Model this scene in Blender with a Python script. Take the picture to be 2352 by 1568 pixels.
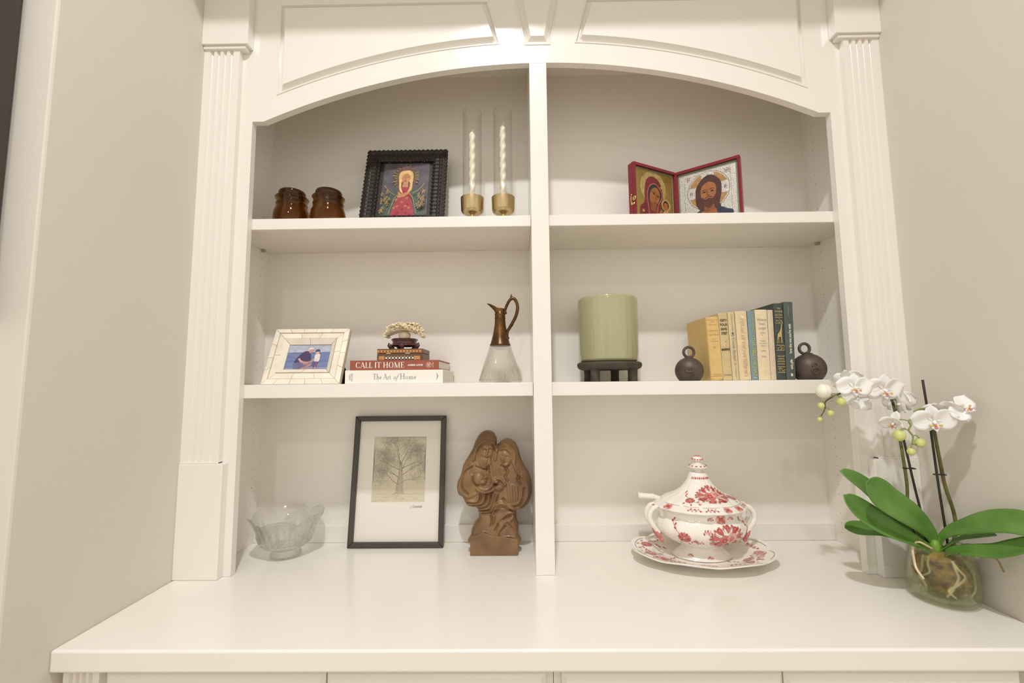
import bpy, bmesh, math, random
import numpy as np
from mathutils import Vector, Matrix, Euler

for o in list(bpy.data.objects):
    bpy.data.objects.remove(o)
SC = bpy.context.scene
COL = SC.collection
PI = math.pi

# ------------------------------------------------------------------ camera, world, lights, exposure
cam_d = bpy.data.cameras.new('camera')
cam_d.sensor_width = 36.0
cam_d.lens = 994.15 / 2352 * 36.0
cam_d.clip_start = 0.02
cam = bpy.data.objects.new('camera', cam_d)
COL.objects.link(cam)
def camera_matrix(loc, pan, tilt, roll):
    ca, sa, ct, st, cr, sr = math.cos(pan), math.sin(pan), math.cos(tilt), math.sin(tilt), math.cos(roll), math.sin(roll)
    f = Vector((-sa * ct, ca * ct, st)); r = Vector((ca, sa, 0)); u = r.cross(f)
    r2 = r * cr + u * sr; u2 = -r * sr + u * cr
    m = Matrix((r2, u2, -f)).transposed().to_4x4()
    m.translation = loc
    return m
cam.matrix_world = camera_matrix(Vector((-.0613, -1.0516, .449)), .0114, .0923, -.0093)
SC.camera = cam

world = bpy.data.worlds.new('room_ambient')
SC.world = world
world.use_nodes = True
bg = world.node_tree.nodes['Background']
bg.inputs[0].default_value = (1.0, .94, .845, 1)
bg.inputs[1].default_value = .95

SC.view_settings.view_transform = 'Standard'
SC.view_settings.look = 'None'
SC.view_settings.gamma = 1.0
SC.view_settings.use_curve_mapping = False
SC.view_settings.exposure = 0.12
SC.cycles.max_bounces = 16
SC.cycles.diffuse_bounces = 10
SC.cycles.transparent_max_bounces = 16

CEIL = 2.46
LAMPS = [   # x, y, watts, disc diameter, colour, where, light name
    (-.13, -1.30, 28.0, .11, (1.0, .995, 1.0), 'just in front of the bookcase', 'ceiling_downlight_near_offscreen'),
    (-.33, -3.05, 15.0, .11, (1.0, .97, .92), 'over the middle of the room', 'ceiling_downlight_far_offscreen'),
]

# ------------------------------------------------------------------ helpers
def lin(h):
    h = h.lstrip('#')
    out = []
    for i in (0, 2, 4):
        v = int(h[i:i + 2], 16) / 255
        out.append(v / 12.92 if v <= .04045 else ((v + .055) / 1.055) ** 2.4)
    return tuple(out) + (1,)

_m = {}
def mat(name, col, rough=.5, metal=0.0, noise=0.0, nscale=40.0, bump=0.0, bscale=200.0, col2=None, rnd=0.0,
        spec=.5, coat=0.0, sss=0.0, stretch=(1, 1, 1), trans=0.0, aniso=0.0, sheen=0.0):
    if name in _m:
        return _m[name]
    m = bpy.data.materials.new(name); m.use_nodes = True
    nt = m.node_tree; N = nt.nodes; L = nt.links
    b = N['Principled BSDF']
    c = lin(col) if isinstance(col, str) else tuple(col) + (1,)
    b.inputs['Base Color'].default_value = c
    b.inputs['Roughness'].default_value = rough
    b.inputs['Metallic'].default_value = metal
    b.inputs['Specular IOR Level'].default_value = spec
    b.inputs['Coat Weight'].default_value = coat
    b.inputs['Coat Roughness'].default_value = .08
    b.inputs['Transmission Weight'].default_value = trans
    b.inputs['Sheen Weight'].default_value = sheen
    if sss:
        b.inputs['Subsurface Weight'].default_value = sss
        b.inputs['Subsurface Radius'].default_value = (.01, .006, .004)
        b.inputs['Subsurface Scale'].default_value = 1.0
    m.diffuse_color = c
    tc = N.new('ShaderNodeTexCoord')
    mp = N.new('ShaderNodeMapping'); mp.inputs['Scale'].default_value = stretch
    L.new(tc.outputs['Object'], mp.inputs[0])
    src = None
    if noise or col2:
        n = N.new('ShaderNodeTexNoise'); n.inputs['Scale'].default_value = nscale; n.inputs['Detail'].default_value = 4
        L.new(mp.outputs[0], n.inputs['Vector'])
        r = N.new('ShaderNodeValToRGB')
        c2 = (lin(col2) if isinstance(col2, str) else (tuple(col2) + (1,))) if col2 else tuple(max(0, x * (1 - noise)) for x in c[:3]) + (1,)
        r.color_ramp.elements[0].color = c2; r.color_ramp.elements[0].position = .36
        r.color_ramp.elements[1].color = c; r.color_ramp.elements[1].position = .64
        L.new(n.outputs['Fac'], r.inputs[0])
        src = r.outputs[0]
    if rnd:
        oi = N.new('ShaderNodeObjectInfo')
        hs = N.new('ShaderNodeHueSaturation')
        mr = N.new('ShaderNodeMapRange'); mr.inputs[3].default_value = 1 - rnd; mr.inputs[4].default_value = 1 + rnd
        L.new(oi.outputs['Random'], mr.inputs[0]); L.new(mr.outputs[0], hs.inputs['Value'])
        if src: L.new(src, hs.inputs['Color'])
        else: hs.inputs['Color'].default_value = c
        src = hs.outputs[0]
    if src: L.new(src, b.inputs['Base Color'])
    if bump:
        n2 = N.new('ShaderNodeTexNoise'); n2.inputs['Scale'].default_value = bscale; n2.inputs['Detail'].default_value = 3
        L.new(mp.outputs[0], n2.inputs['Vector'])
        bp = N.new('ShaderNodeBump'); bp.inputs['Strength'].default_value = bump; bp.inputs['Distance'].default_value = .002
        L.new(n2.outputs['Fac'], bp.inputs['Height']); L.new(bp.outputs[0], b.inputs['Normal'])
    _m[name] = m
    return m

def glass(name, tint, refr=.0, rough=.02, edge=.35, edge_tint=None, ior=1.46):
    """clear walls: see-through share, a refracting share and a facing-dependent sheen"""
    if name in _m: return _m[name]
    m = bpy.data.materials.new(name); m.use_nodes = True
    nt = m.node_tree; N = nt.nodes; L = nt.links
    N.remove(N['Principled BSDF'])
    out = N['Material Output']
    tr = N.new('ShaderNodeBsdfTransparent'); tr.inputs[0].default_value = tuple(tint) + (1,)
    gl = N.new('ShaderNodeBsdfGlass'); gl.inputs[0].default_value = tuple(edge_tint or tint) + (1,); gl.inputs['Roughness'].default_value = rough
    gl.inputs['IOR'].default_value = ior
    gs = N.new('ShaderNodeBsdfGlossy'); gs.inputs['Roughness'].default_value = rough
    m1 = N.new('ShaderNodeMixShader'); m1.inputs[0].default_value = refr
    L.new(tr.outputs[0], m1.inputs[1]); L.new(gl.outputs[0], m1.inputs[2])
    fr = N.new('ShaderNodeLayerWeight'); fr.inputs[0].default_value = .5
    pw = N.new('ShaderNodeMath'); pw.operation = 'POWER'; pw.inputs[1].default_value = 3.0
    L.new(fr.outputs['Facing'], pw.inputs[0])
    mu = N.new('ShaderNodeMath'); mu.operation = 'MULTIPLY_ADD'; mu.inputs[1].default_value = edge; mu.inputs[2].default_value = .03
    L.new(pw.outputs[0], mu.inputs[0])
    m2 = N.new('ShaderNodeMixShader')
    L.new(mu.outputs[0], m2.inputs[0]); L.new(m1.outputs[0], m2.inputs[1]); L.new(gs.outputs[0], m2.inputs[2])
    L.new(m2.outputs[0], out.inputs[0])
    m.diffuse_color = tuple(tint) + (.4,)
    _m[name] = m
    return m

class MB:
    """mesh collector; build() links everything collected as ONE mesh object"""
    def __init__(s): s.v = []; s.f = []; s.mi = []
    def add(s, vs, fs, mi=0):
        k = len(s.v); s.v += [tuple(p) for p in vs]; s.f += [tuple(i + k for i in f) for f in fs]; s.mi += [mi] * len(fs)
        return s
    def box(s, x0, x1, y0, y1, z0, z1, mi=0):
        v = [(x, y, z) for z in (z0, z1) for y in (y0, y1) for x in (x0, x1)]
        return s.add(v, [(0, 2, 3, 1), (4, 5, 7, 6), (0, 1, 5, 4), (1, 3, 7, 5), (3, 2, 6, 7), (2, 0, 4, 6)], mi)
    def prism(s, poly, y0, y1, mi=0):
        """poly in (x,z), extruded from y0 (front) to y1 (back); convex or simple"""
        n = len(poly)
        v = [(x, y0, z) for x, z in poly] + [(x, y1, z) for x, z in poly]
        f = [tuple(range(n)), tuple(range(2 * n - 1, n - 1, -1))]
        f += [((i + 1) % n, i, n + i, n + (i + 1) % n) for i in range(n)]
        return s.add(v, f, mi)
    def prism_z(s, poly, z0, z1, mi=0):
        n = len(poly)
        v = [(x, y, z0) for x, y in poly] + [(x, y, z1) for x, y in poly]
        f = [tuple(range(n - 1, -1, -1)), tuple(range(n, 2 * n))]
        f += [(i, (i + 1) % n, n + (i + 1) % n, n + i) for i in range(n)]
        return s.add(v, f, mi)
    def grid(s, P, closed_u=False, closed_v=False, mi=0):
        """P[i][j] points"""
        nu, nv = len(P), len(P[0]); f = []
        for i in range(nu if closed_u else nu - 1):
            for j in range(nv if closed_v else nv - 1):
                a, b = i, (i + 1) % nu; c, d = j, (j + 1) % nv
                f.append((a * nv + c, b * nv + c, b * nv + d, a * nv + d))
        return s.add([p for r in P for p in r], f, mi)
    def lathe(s, prof, n=40, cx=0, cy=0, sy=1.0, mod=None, mi=0):
        P = []
        for r, z in prof:
            row = []
            for k in range(n):
                t = 2 * PI * k / n
                q = r * (mod(t, z) if mod else 1)
                row.append((cx + q * math.cos(t), cy + q * math.sin(t) * sy, z))
            P.append(row)
        P = [list(c) for c in zip(*P)]
        return s.grid(P, closed_u=True, mi=mi)
    def tube(s, pts, rad, n=10, mi=0, cap=True, flat=None):
        pts = [Vector(p) for p in pts]; m = len(pts)
        rad = rad if isinstance(rad, (list, tuple)) else [rad] * m
        rows = []; up = None
        for i in range(m):
            t = (pts[min(i + 1, m - 1)] - pts[max(i - 1, 0)])
            if t.length < 1e-9: t = Vector((0, 0, 1))
            t.normalize()
            if up is None:
                up = Vector((0, 1, 0)) if abs(t.y) < .9 else Vector((1, 0, 0))
            up = (up - t * up.dot(t))
            if up.length < 1e-6: up = t.orthogonal()
            up.normalize(); w = t.cross(up)
            fl = flat or 1.0
            rows.append([pts[i] + (w * math.cos(a) + up * math.sin(a) * fl) * rad[i] for a in [2 * PI * k / n for k in range(n)]])
        k0 = len(s.v)
        s.grid(rows, closed_v=True, mi=mi)
        if cap:
            s.f.append(tuple(k0 + j for j in range(n))[::-1]); s.mi.append(mi)
            s.f.append(tuple(k0 + (m - 1) * n + j for j in range(n))); s.mi.append(mi)
        return s
    def ball(s, c, r, n=14, m=10, rot=None, mi=0):
        r = r if isinstance(r, (tuple, list)) else (r, r, r)
        R = rot.to_matrix() if rot else None
        P = []
        for i in range(m + 1):
            a = PI * i / m; row = []
            for k in range(n):
                t = 2 * PI * k / n
                p = Vector((r[0] * math.sin(a) * math.cos(t), r[1] * math.sin(a) * math.sin(t), r[2] * math.cos(a)))
                if R: p = R @ p
                row.append((p.x + c[0], p.y + c[1], p.z + c[2]))
            P.append(row)
        return s.grid(P, closed_v=True, mi=mi)
    def build(s, name, mats, parent=None, smooth=False, bevel=0, seg=2, solid=0, label=None, angle=40):
        me = bpy.data.meshes.new(name)
        me.from_pydata(s.v, [], s.f)
        me.polygons.foreach_set('material_index', s.mi)
        bm = bmesh.new(); bm.from_mesh(me)
        bmesh.ops.remove_doubles(bm, verts=bm.verts, dist=1e-6)
        bmesh.ops.recalc_face_normals(bm, faces=bm.faces)
        bm.to_mesh(me); bm.free()
        return link(name, me, mats, parent, smooth, bevel, seg, solid, label, angle)

def link(name, me, mats, parent=None, smooth=False, bevel=0, seg=2, solid=0, label=None, angle=40):
    for m in (mats if isinstance(mats, (list, tuple)) else [mats]): me.materials.append(m)
    if smooth:
        me.polygons.foreach_set('use_smooth', [True] * len(me.polygons))
        if smooth == 'angle':
            me.set_sharp_from_angle(angle=math.radians(angle))
    me.update()
    o = bpy.data.objects.new(name, me); COL.objects.link(o)
    if parent: o.parent = parent
    if solid:
        q = o.modifiers.new('solid', 'SOLIDIFY'); q.thickness = solid; q.offset = 0
    if bevel:
        q = o.modifiers.new('bevel', 'BEVEL'); q.width = bevel; q.segments = seg; q.limit_method = 'ANGLE'; q.angle_limit = .6
        q.harden_normals = False
    if label: o['label'] = label
    return o

def tag(o, label=None, cat=None, group=None, kind=None):
    for k, v in (('label', label), ('category', cat), ('group', group), ('kind', kind)):
        if v: o[k] = v
    return o
def thing(name, loc, label, cat, rot=(0, 0, 0), group=None, kind=None):
    o = bpy.data.objects.new(name, None); COL.objects.link(o)
    o.empty_display_size = .03
    o.location = loc; o.rotation_euler = rot
    return tag(o, label, cat, group, kind)

def ell(cx, cz, rx, rz, n=28, a=0.0, t0=0, t1=2 * PI):
    ca, sa = math.cos(a), math.sin(a); out = []
    for k in range(n):
        t = t0 + (t1 - t0) * k / (n if abs(t1 - t0 - 2 * PI) < 1e-6 else n - 1)
        x, z = rx * math.cos(t), rz * math.sin(t)
        out.append((cx + x * ca - z * sa, cz + x * sa + z * ca))
    return out
def spline(pts, k=8, closed=False):
    """Catmull-Rom through 2-D or 3-D points"""
    P = [np.array(p, float) for p in pts]; n = len(P); out = []
    for i in range(n if closed else n - 1):
        p0 = P[(i - 1) % n] if closed or i > 0 else P[0] * 2 - P[1]
        p1, p2 = P[i], P[(i + 1) % n]
        p3 = P[(i + 2) % n] if closed or i + 2 < n else P[-1] * 2 - P[-2]
        for j in range(k):
            t = j / k
            out.append(tuple(.5 * (2 * p1 + (p2 - p0) * t + (2 * p0 - 5 * p1 + 4 * p2 - p3) * t * t + (3 * p1 - p0 - 3 * p2 + p3) * t ** 3)))
    if not closed: out.append(tuple(P[-1]))
    return out
def band(pts, w):
    """polyline (x,z) to a closed strip polygon of width w (number or list)"""
    P = [Vector((p[0], p[1])) for p in pts]; n = len(P); a = []; b = []
    for i in range(n):
        t = P[min(i + 1, n - 1)] - P[max(i - 1, 0)]
        if t.length < 1e-12: t = Vector((1, 0))
        t.normalize(); q = Vector((-t.y, t.x)) * (w[i] if isinstance(w, (list, tuple)) else w) / 2
        a.append(tuple(P[i] + q)); b.append(tuple(P[i] - q))
    return a, b

class Flat:
    """flat print: polygons (x,z) stacked in hair-thin layers in front of y = y0"""
    def __init__(s, y0=0, step=.00012): s.b = []; s.y0 = y0; s.step = step; s.mats = []; s.n = 0
    def _mi(s, m):
        if m not in s.mats: s.mats.append(m)
        return s.mats.index(m)
    def poly(s, pts, m, layer=None):
        s.n += 1
        y = s.y0 - s.step * (s.n if layer is None else layer)
        s.b.append(([(x, y, z) for x, z in pts], s._mi(m))); return s
    def line(s, pts, w, m, layer=None):
        a, b = band(pts, w)
        s.n += 1; y = s.y0 - s.step * (s.n if layer is None else layer)
        for i in range(len(a) - 1):
            s.b.append(([(p[0], y, p[1]) for p in (a[i], a[i + 1], b[i + 1], b[i])], s._mi(m)))
        return s
    def build(s, name, parent, label=None):
        bm = bmesh.new()
        for pts, mi in s.b:
            vs = [bm.verts.new(p) for p in pts]
            try: f = bm.faces.new(vs)
            except ValueError: continue
            f.material_index = mi
        for f in bm.faces:
            f.normal_update()
            if f.normal.y > 0: f.normal_flip()
        bmesh.ops.triangulate(bm, faces=[f for f in bm.faces if len(f.verts) > 4])
        me = bpy.data.meshes.new(name); bm.to_mesh(me); bm.free()
        return link(name, me, s.mats, parent, label=label)

RIGHT_UP = {'flat': ((1, 0, 0), (0, 0, 1)), 'down': ((0, 0, -1), (1, 0, 0)), 'up': ((0, 0, 1), (-1, 0, 0))}
def text(s, size, m, parent, loc, way='flat', name='lettering', sx=1.0, shear=0.0, bold=0.0, align='CENTER', spacing=1.0):
    cu = bpy.data.curves.new('t', 'FONT'); cu.body = s; cu.size = size; cu.align_x = align; cu.align_y = 'CENTER'
    cu.shear = shear; cu.offset = bold; cu.space_character = spacing; cu.space_line = .85
    cu.resolution_u = 3
    t = bpy.data.objects.new('t', cu); COL.objects.link(t)
    dg = bpy.context.evaluated_depsgraph_get(); dg.update()
    me = bpy.data.meshes.new_from_object(t.evaluated_get(dg))
    bpy.data.objects.remove(t)
    r, u = (Vector(q) for q in RIGHT_UP[way])
    for v in me.vertices:
        v.co = Vector(loc) + r * (v.co.x * sx) + u * v.co.y
    me.materials.clear()
    return link(name, me, m, parent)

# a small hand-built roman face with serifs: strokes in cap-height units
K, H_ = .15, .055
def _st(x, y0=0, y1=1, w=K, s0=1, s1=1):
    o = [('l', x, y0, x, y1, w)]
    if s0: o.append(('l', x - .13, y0 + .02, x + .13, y0 + .02, .045))
    if s1: o.append(('l', x - .13, y1 - .02, x + .13, y1 - .02, .045))
    return o
GLY = {
 'C': (.86, [('a', .46, .5, .38, .5, 42, 318)] + [('l', .75, .98, .75, .74, .04), ('l', .75, .02, .75, .24, .04)]),
 'A': (.88, [('l', .1, 0, .43, 1, H_), ('l', .43, 1, .78, 0, K), ('l', .2, .34, .66, .34, H_), ('l', -.02, .02, .22, .02, .045), ('l', .64, .02, .92, .02, .045)]),
 'L': (.68, _st(.2) + [('l', .2, .025, .62, .025, .05), ('l', .62, .02, .64, .25, .04)]),
 'I': (.42, _st(.2)),
 'T': (.8, _st(.4, s1=0) + [('l', .03, .975, .77, .975, .05), ('l', .04, .98, .02, .76, .04), ('l', .76, .98, .78, .76, .04)]),
 'H': (.98, _st(.2) + _st(.76) + [('l', .2, .51, .76, .51, H_)]),
 'O': (1.0, [('a', .5, .5, .42, .5, 0, 360)]),
 'M': (1.18, [('l', .18, 0, .18, 1, H_), ('l', .18, 1, .58, .02, K), ('l', .58, .02, .96, 1, H_), ('l', .97, 0, .97, 1, K), ('l', .04, .02, .32, .02, .045), ('l', .83, .02, 1.11, .02, .045)]),
 'E': (.72, _st(.2) + [('l', .2, .975, .62, .975, .05), ('l', .2, .52, .52, .52, .05), ('l', .2, .025, .64, .025, .05), ('l', .62, .98, .63, .78, .04), ('l', .64, .02, .66, .24, .04), ('l', .52, .62, .52, .42, .04)]),
 'h': (.66, _st(.17, s1=0) + _st(.5, 0, .36, .11, 1, 0) + [('a', .34, .34, .16, .17, 0, 180)]),
 'e': (.54, [('a', .27, .24, .2, .25, 20, 330), ('l', .09, .26, .47, .26, .04)]),
 'r': (.44, _st(.17, 0, .48, .11, 1, 0) + [('a', .3, .36, .11, .12, 50, 180)]),
 't': (.38, [('l', .18, .06, .18, .64, .11), ('l', .04, .46, .34, .46, .045), ('a', .27, .1, .1, .1, 180, 310)]),
 'o': (.58, [('a', .28, .24, .22, .25, 0, 360)]),
 'f': (.4, [('l', .04, -.22, .22, .8, .07), ('a', .33, .8, .11, .18, 40, 180), ('l', .06, .46, .36, .46, .045), ('a', -.06, -.2, .1, .12, 200, 360)]),
 'm': (1.0, _st(.17, 0, .48, .11, 1, 0) + _st(.5, 0, .36, .11, 1, 0) + _st(.83, 0, .36, .11, 1, 0) + [('a', .34, .34, .16, .16, 0, 180), ('a', .67, .34, .16, .16, 0, 180)]),
 ' ': (.34, []),
}
def serif(s, h, m, parent, x0, x1, z, y, name='lettering', shear=0.0):
    """letters fitted between x0 and x1, baseline z, on the plane y"""
    tot = sum(GLY[c][0] for c in s); k = (x1 - x0) / (tot * h); F = Flat(y, 0); pen = 0
    for c in s:
        adv, st = GLY[c]
        def tr(x, zz): return (x0 + (pen + x + shear * zz) * h * k, z + zz * h)
        for q in st:
            if q[0] == 'l':
                _, xa, za, xb, zb, w = q
                F.line([tr(xa, za), tr(xb, zb)], w * h * (1.0 if abs(zb - za) < .01 else k), m)
            else:
                _, cx, cz, rx, rz, a0, a1 = q
                n = 26; pts = []; ws = []
                for i in range(n + 1):
                    a = math.radians(a0 + (a1 - a0) * i / n)
                    big = K * .98 if rz > .3 else .11
                    wd = .04 + (big - .04) * abs(math.cos(a)) ** 1.5
                    pts.append(tr(cx + (rx - wd / 2) * math.cos(a), cz + (rz - .03) * math.sin(a))); ws.append(wd * h)
                F.line(pts, ws, m)
        pen += adv
    return F.build(name, parent)

# ------------------------------------------------------------------ shared materials
PAINT = mat('white_gloss_paint', (.825, .80, .745), .22, bump=.05, bscale=60, spec=.5, coat=.15)
PAINT_IN = mat('white_cabinet_interior', (.825, .80, .745), .45, bump=.04, bscale=80)
WALL = mat('beige_wall_paint', (.67, .63, .565), .75, bump=.12, bscale=260)
CEILM = mat('ceiling_paint', (.82, .79, .73), .8)
FLOORM = mat('oak_floor', (.58, .46, .33), .4, noise=.4, nscale=8, stretch=(1, 8, 1))

# ------------------------------------------------------------------ room shell
XL, XR = -.7381, .7419           # bookcase opening
WL, WR = -.862, .866             # alcove walls
YW = -.358                       # front plane of the room wall
SL, SR, YB = -.8146, .8234, .229 # inside of the bookcase
def struct(name, mb, m, label, bevel=0):
    return tag(mb.build(name, m, None, bevel=bevel), label, None, None, 'structure')
struct('floor', MB().box(-3.2, 3.2, -4.6, .3, -1.0, -.95), FLOORM, 'brown wooden floor of the room')
struct('ceiling', MB().box(-3.2, 3.2, -4.6, .3, CEIL, CEIL + .05), CEILM, 'white ceiling of the room')
struct('wall_left', MB().box(-3.2, WL, YW, .3, -.95, CEIL), WALL, 'beige painted wall on the television side of the alcove', .004)
struct('wall_right', MB().box(WR, 3.2, YW, .3, -.95, CEIL), WALL, 'beige painted wall beside the orchid', .004)
struct('wall_header', MB().box(WL, WR, YW, .3, 1.655, CEIL), WALL, 'beige wall over the alcove opening', .004)
struct('wall_back', MB().box(WL, WR, .262, .3, -.95, 1.655), WALL, 'wall behind the built-in bookcase')

for i, (lx, ly, w, dia, c, wh, ln) in enumerate(LAMPS):
    t = thing('recessed_downlight', (lx, ly, CEIL), 'white recessed ceiling downlight ' + wh, 'downlight')
    MB().lathe([(dia * .55, -.001), (dia * .75, -.001), (dia * .75, -.006), (dia * .58, -.010), (dia * .55, -.006), (dia * .55, -.001)], 32).build('trim_ring', CEILM, t, smooth=True)
    ld = bpy.data.lights.new(ln, 'AREA'); ld.shape = 'DISK'; ld.size = dia; ld.energy = w; ld.color = c
    ld.spread = math.radians(150)
    lo = bpy.data.objects.new(ln, ld); COL.objects.link(lo); lo.parent = t; lo.location = (0, 0, -.012)

# ------------------------------------------------------------------ built-in bookcase
case = thing('built_in_bookcase', (0, 0, 0), 'white built-in bookcase with an arched top and fluted pilasters', 'bookcase')
TH = .0188
MB().box(SL - .018, SR + .018, YB, YB + .012, 0, 1.42).build('back_panel', PAINT_IN, case)
MB().box(SL, SR, TH, YB, 1.405, 1.42).build('top_panel', PAINT_IN, case)
MB().box(-.0223, .0223, TH, YB, 0, 1.405).box(-.0223, .0223, 0, TH, 0, 1.2712).build('divider', PAINT, case, bevel=.0012)
for x0, x1 in ((SL, -.0223), (.0223, SR)):
    MB().box(x0, x1, .212, YB, 0, .047).build('ledge_strip', PAINT_IN, case, bevel=.0015)
# side panels drilled with a row of blind shelf-pin holes
for sx, s in ((SL, 1), (SR, -1)):
    yc = .193 if s > 0 else .187; loops = []; z = .03; n = 8
    while z < 1.2:
        if not any(abs(z - q) < .02 for q in (.43, .857)):
            loops.append([(yc + .0017 * math.cos(2 * PI * k / n), z + .0021 * math.sin(2 * PI * k / n)) for k in range(n)])
        z += .0254
    rect = [(TH, 0), (YB, 0), (YB, 1.42), (TH, 1.42)]
    bm = bmesh.new(); es = []
    for lp in [rect] + loops:
        vs = [bm.verts.new((sx, a, c)) for a, c in lp]
        for k in range(len(vs)): es.append(bm.edges.new((vs[k], vs[(k + 1) % len(vs)])))
    bmesh.ops.triangle_fill(bm, use_beauty=True, use_dissolve=False, edges=es)
    b = MB(); bm.verts.index_update()
    b.add([tuple(v.co) for v in bm.verts], [tuple(v.index for v in f.verts) for f in bm.faces]); bm.free()
    xo = sx - s * .018
    b.add([(sx, a, c) for a, c in rect] + [(xo, a, c) for a, c in rect], [(k, (k + 1) % 4, 4 + (k + 1) % 4, 4 + k) for k in range(4)] + [(7, 6, 5, 4)])
    b.build('side_panel', PAINT_IN, case)
    b = MB()
    for lp in loops:
        b.add([(sx, a, c) for a, c in lp] + [(sx - s * .011, a, c) for a, c in lp], [(k, (k + 1) % n, n + (k + 1) % n, n + k) for k in range(n)] + [tuple(range(n, 2 * n))])
    o = b.build('pin_holes', PAINT_IN, case); o['kind'] = 'stuff'
# stiles
for x0, x1 in ((WL, XL), (XR, WR)):
    MB().box(x0, x1, 0, TH, 0, 1.655).build('stile', PAINT, case, bevel=.001)
# arched valance with recessed panels
RA = 1.7716
def arch(x, off=0.0): return 1.2712 + off - RA + math.sqrt(max(RA * RA - (x - .002) ** 2, 0))
def arc_pts(xa, xb, off, n=28): return [(xa + (xb - xa) * i / n, arch(xa + (xb - xa) * i / n, off)) for i in range(n + 1)]
ZS = 1.1225; XA = .708; TOPZ = 1.655
outer = [(XL, TOPZ), (XL, ZS), (-XA, ZS)] + arc_pts(-XA + .004, XA - .002, 0, 48) + [(XA + .003, ZS), (XR, ZS), (XR, TOPZ)]
def panel_outline(s, d):
    """spandrel panel outline, inset by d; s = -1 left, 1 right"""
    xo = (.678 if s < 0 else .688) - d
    zt = 1.447 - d * .9
    xi0 = .0965 + d * 1.05; xi1 = xi0 + (zt - 1.32) * .25
    pts = [(-xo, zt), (-xo, arch(xo, .055 + d))] + [(-x, z) for x, z in arc_pts(xo, xi0, .055 + d, 30)[1:]] + [(-xi1, zt)]
    return pts if s < 0 else [(-x, z) for x, z in pts]
def key_outline(d):
    k = .19; z0, z1 = 1.3195 + d, 1.60
    w0 = .034 - d; w1 = .034 - d + (z1 - 1.3195) * k
    return [(-w1, z1), (-w0 - d * k, z0), (w0 + d * k, z0), (w1, z1)]
def holed_front(outl, holes, y):
    bm = bmesh.new(); es = []
    for loop in [outl] + holes:
        vs = [bm.verts.new((x, y, z)) for x, z in loop]
        for i in range(len(vs)): es.append(bm.edges.new((vs[i], vs[(i + 1) % len(vs)])))
    bmesh.ops.triangle_fill(bm, use_beauty=True, use_dissolve=False, edges=es)
    me = bpy.data.meshes.new('tmp'); bm.to_mesh(me); bm.free()
    V = [tuple(v.co) for v in me.vertices]; F = [tuple(p.vertices) for p in me.polygons]
    bpy.data.meshes.remove(me)
    return V, F
holes = [panel_outline(-1, 0), panel_outline(1, 0), key_outline(0)]
b = MB()
V, F = holed_front(outer, holes, 0); b.add(V, F)
n = len(outer)
b.add([(x, 0, z) for x, z in outer] + [(x, TH, z) for x, z in outer], [(i, i + 1, n + i + 1, n + i) for i in range(n - 1)])
val = b.build('arched_valance', PAINT, case)
def recess(rings, name):
    b = MB()
    for (p, y0), (q, y1) in zip(rings[:-1], rings[1:]):
        k = len(p)
        b.add([(x, y0, z) for x, z in p] + [(x, y1, z) for x, z in q], [(i, (i + 1) % k, k + (i + 1) % k, k + i) for i in range(k)])
    p, y0 = rings[-1]
    b.add([(x, y0, z) for x, z in p], [tuple(range(len(p)))])
    b.build(name, PAINT, val, smooth='angle', angle=25)
for s in (-1, 1):
    recess([(panel_outline(s, 0), 0), (panel_outline(s, .0010), -.0020), (panel_outline(s, .0035), -.0020), (panel_outline(s, .0045), .0050), (panel_outline(s, .0090), .0038),
            (panel_outline(s, .0150), -.0005), (panel_outline(s, .0182), -.0052), (panel_outline(s, .0184), -.0075)], 'spandrel_panel')
recess([(key_outline(0), 0), (key_outline(.0010), -.002), (key_outline(.0035), -.002), (key_outline(.0045), .005), (key_outline(.012), .0030), (key_outline(.0205), -.0052), (key_outline(.0208), -.0070)], 'keystone_panel')

# pilasters: base block, fluted shaft, cap
def pilaster(name, x0, x1, z0, z1, ztop_cap, parent, yb=0.0):
    """x0..x1 shaft; fluted section between z0 and z1"""
    w = x1 - x0
    fl = [(.16, .28), (.345, .455), (.525, .635), (.705, .82)]
    sec = [(x0, yb)]; dz = .0145
    P = [(x0, yb), (x0, yb - dz)]
    for a, c in fl:
        for k in range(7):
            t = k / 6
            P.append((x0 + w * (a + (c - a) * t), yb - dz + .0065 * math.sin(PI * t) ** .6))
    P += [(x1, yb - dz), (x1, yb)]
    o = MB().prism_z(P, z0, z1).build(name, PAINT, parent, smooth='angle', angle=50)
    return o
for s in (-1, 1):
    if s < 0: a0, a1, c0, c1, d0, d1 = WL, -.770, WL, -.757, WL, -.744
    else: a0, a1, c0, c1, d0, d1 = .776, WR, .763, WR, .752, WR
    pil = pilaster('pilaster', a0, a1, .262, 1.31, 1.4, case)
    MB().box(c0, c1, -.019, 0, 0, .262).build('base_block', PAINT, pil, bevel=.0015)
    # fillet where the flutes run out on the base block
    MB().prism([(a0, .262), (a1, .262), (a1, .266), (a0, .266)], -.0165, 0).build('flute_stop', PAINT, pil, bevel=.001)
    MB().box(d0, d1, -.026, 0, 1.318, 1.655).build('cap_block', PAINT, pil, bevel=.001)
    xm = -.752 if s < 0 else .760
    if s < 0: MB().box(d0, xm, -.0205, 0, 1.309, 1.318).build('cap_fillet', PAINT, pil, bevel=.002)
    else: MB().box(xm, d1, -.0205, 0, 1.309, 1.318).build('cap_fillet', PAINT, pil, bevel=.002)

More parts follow.
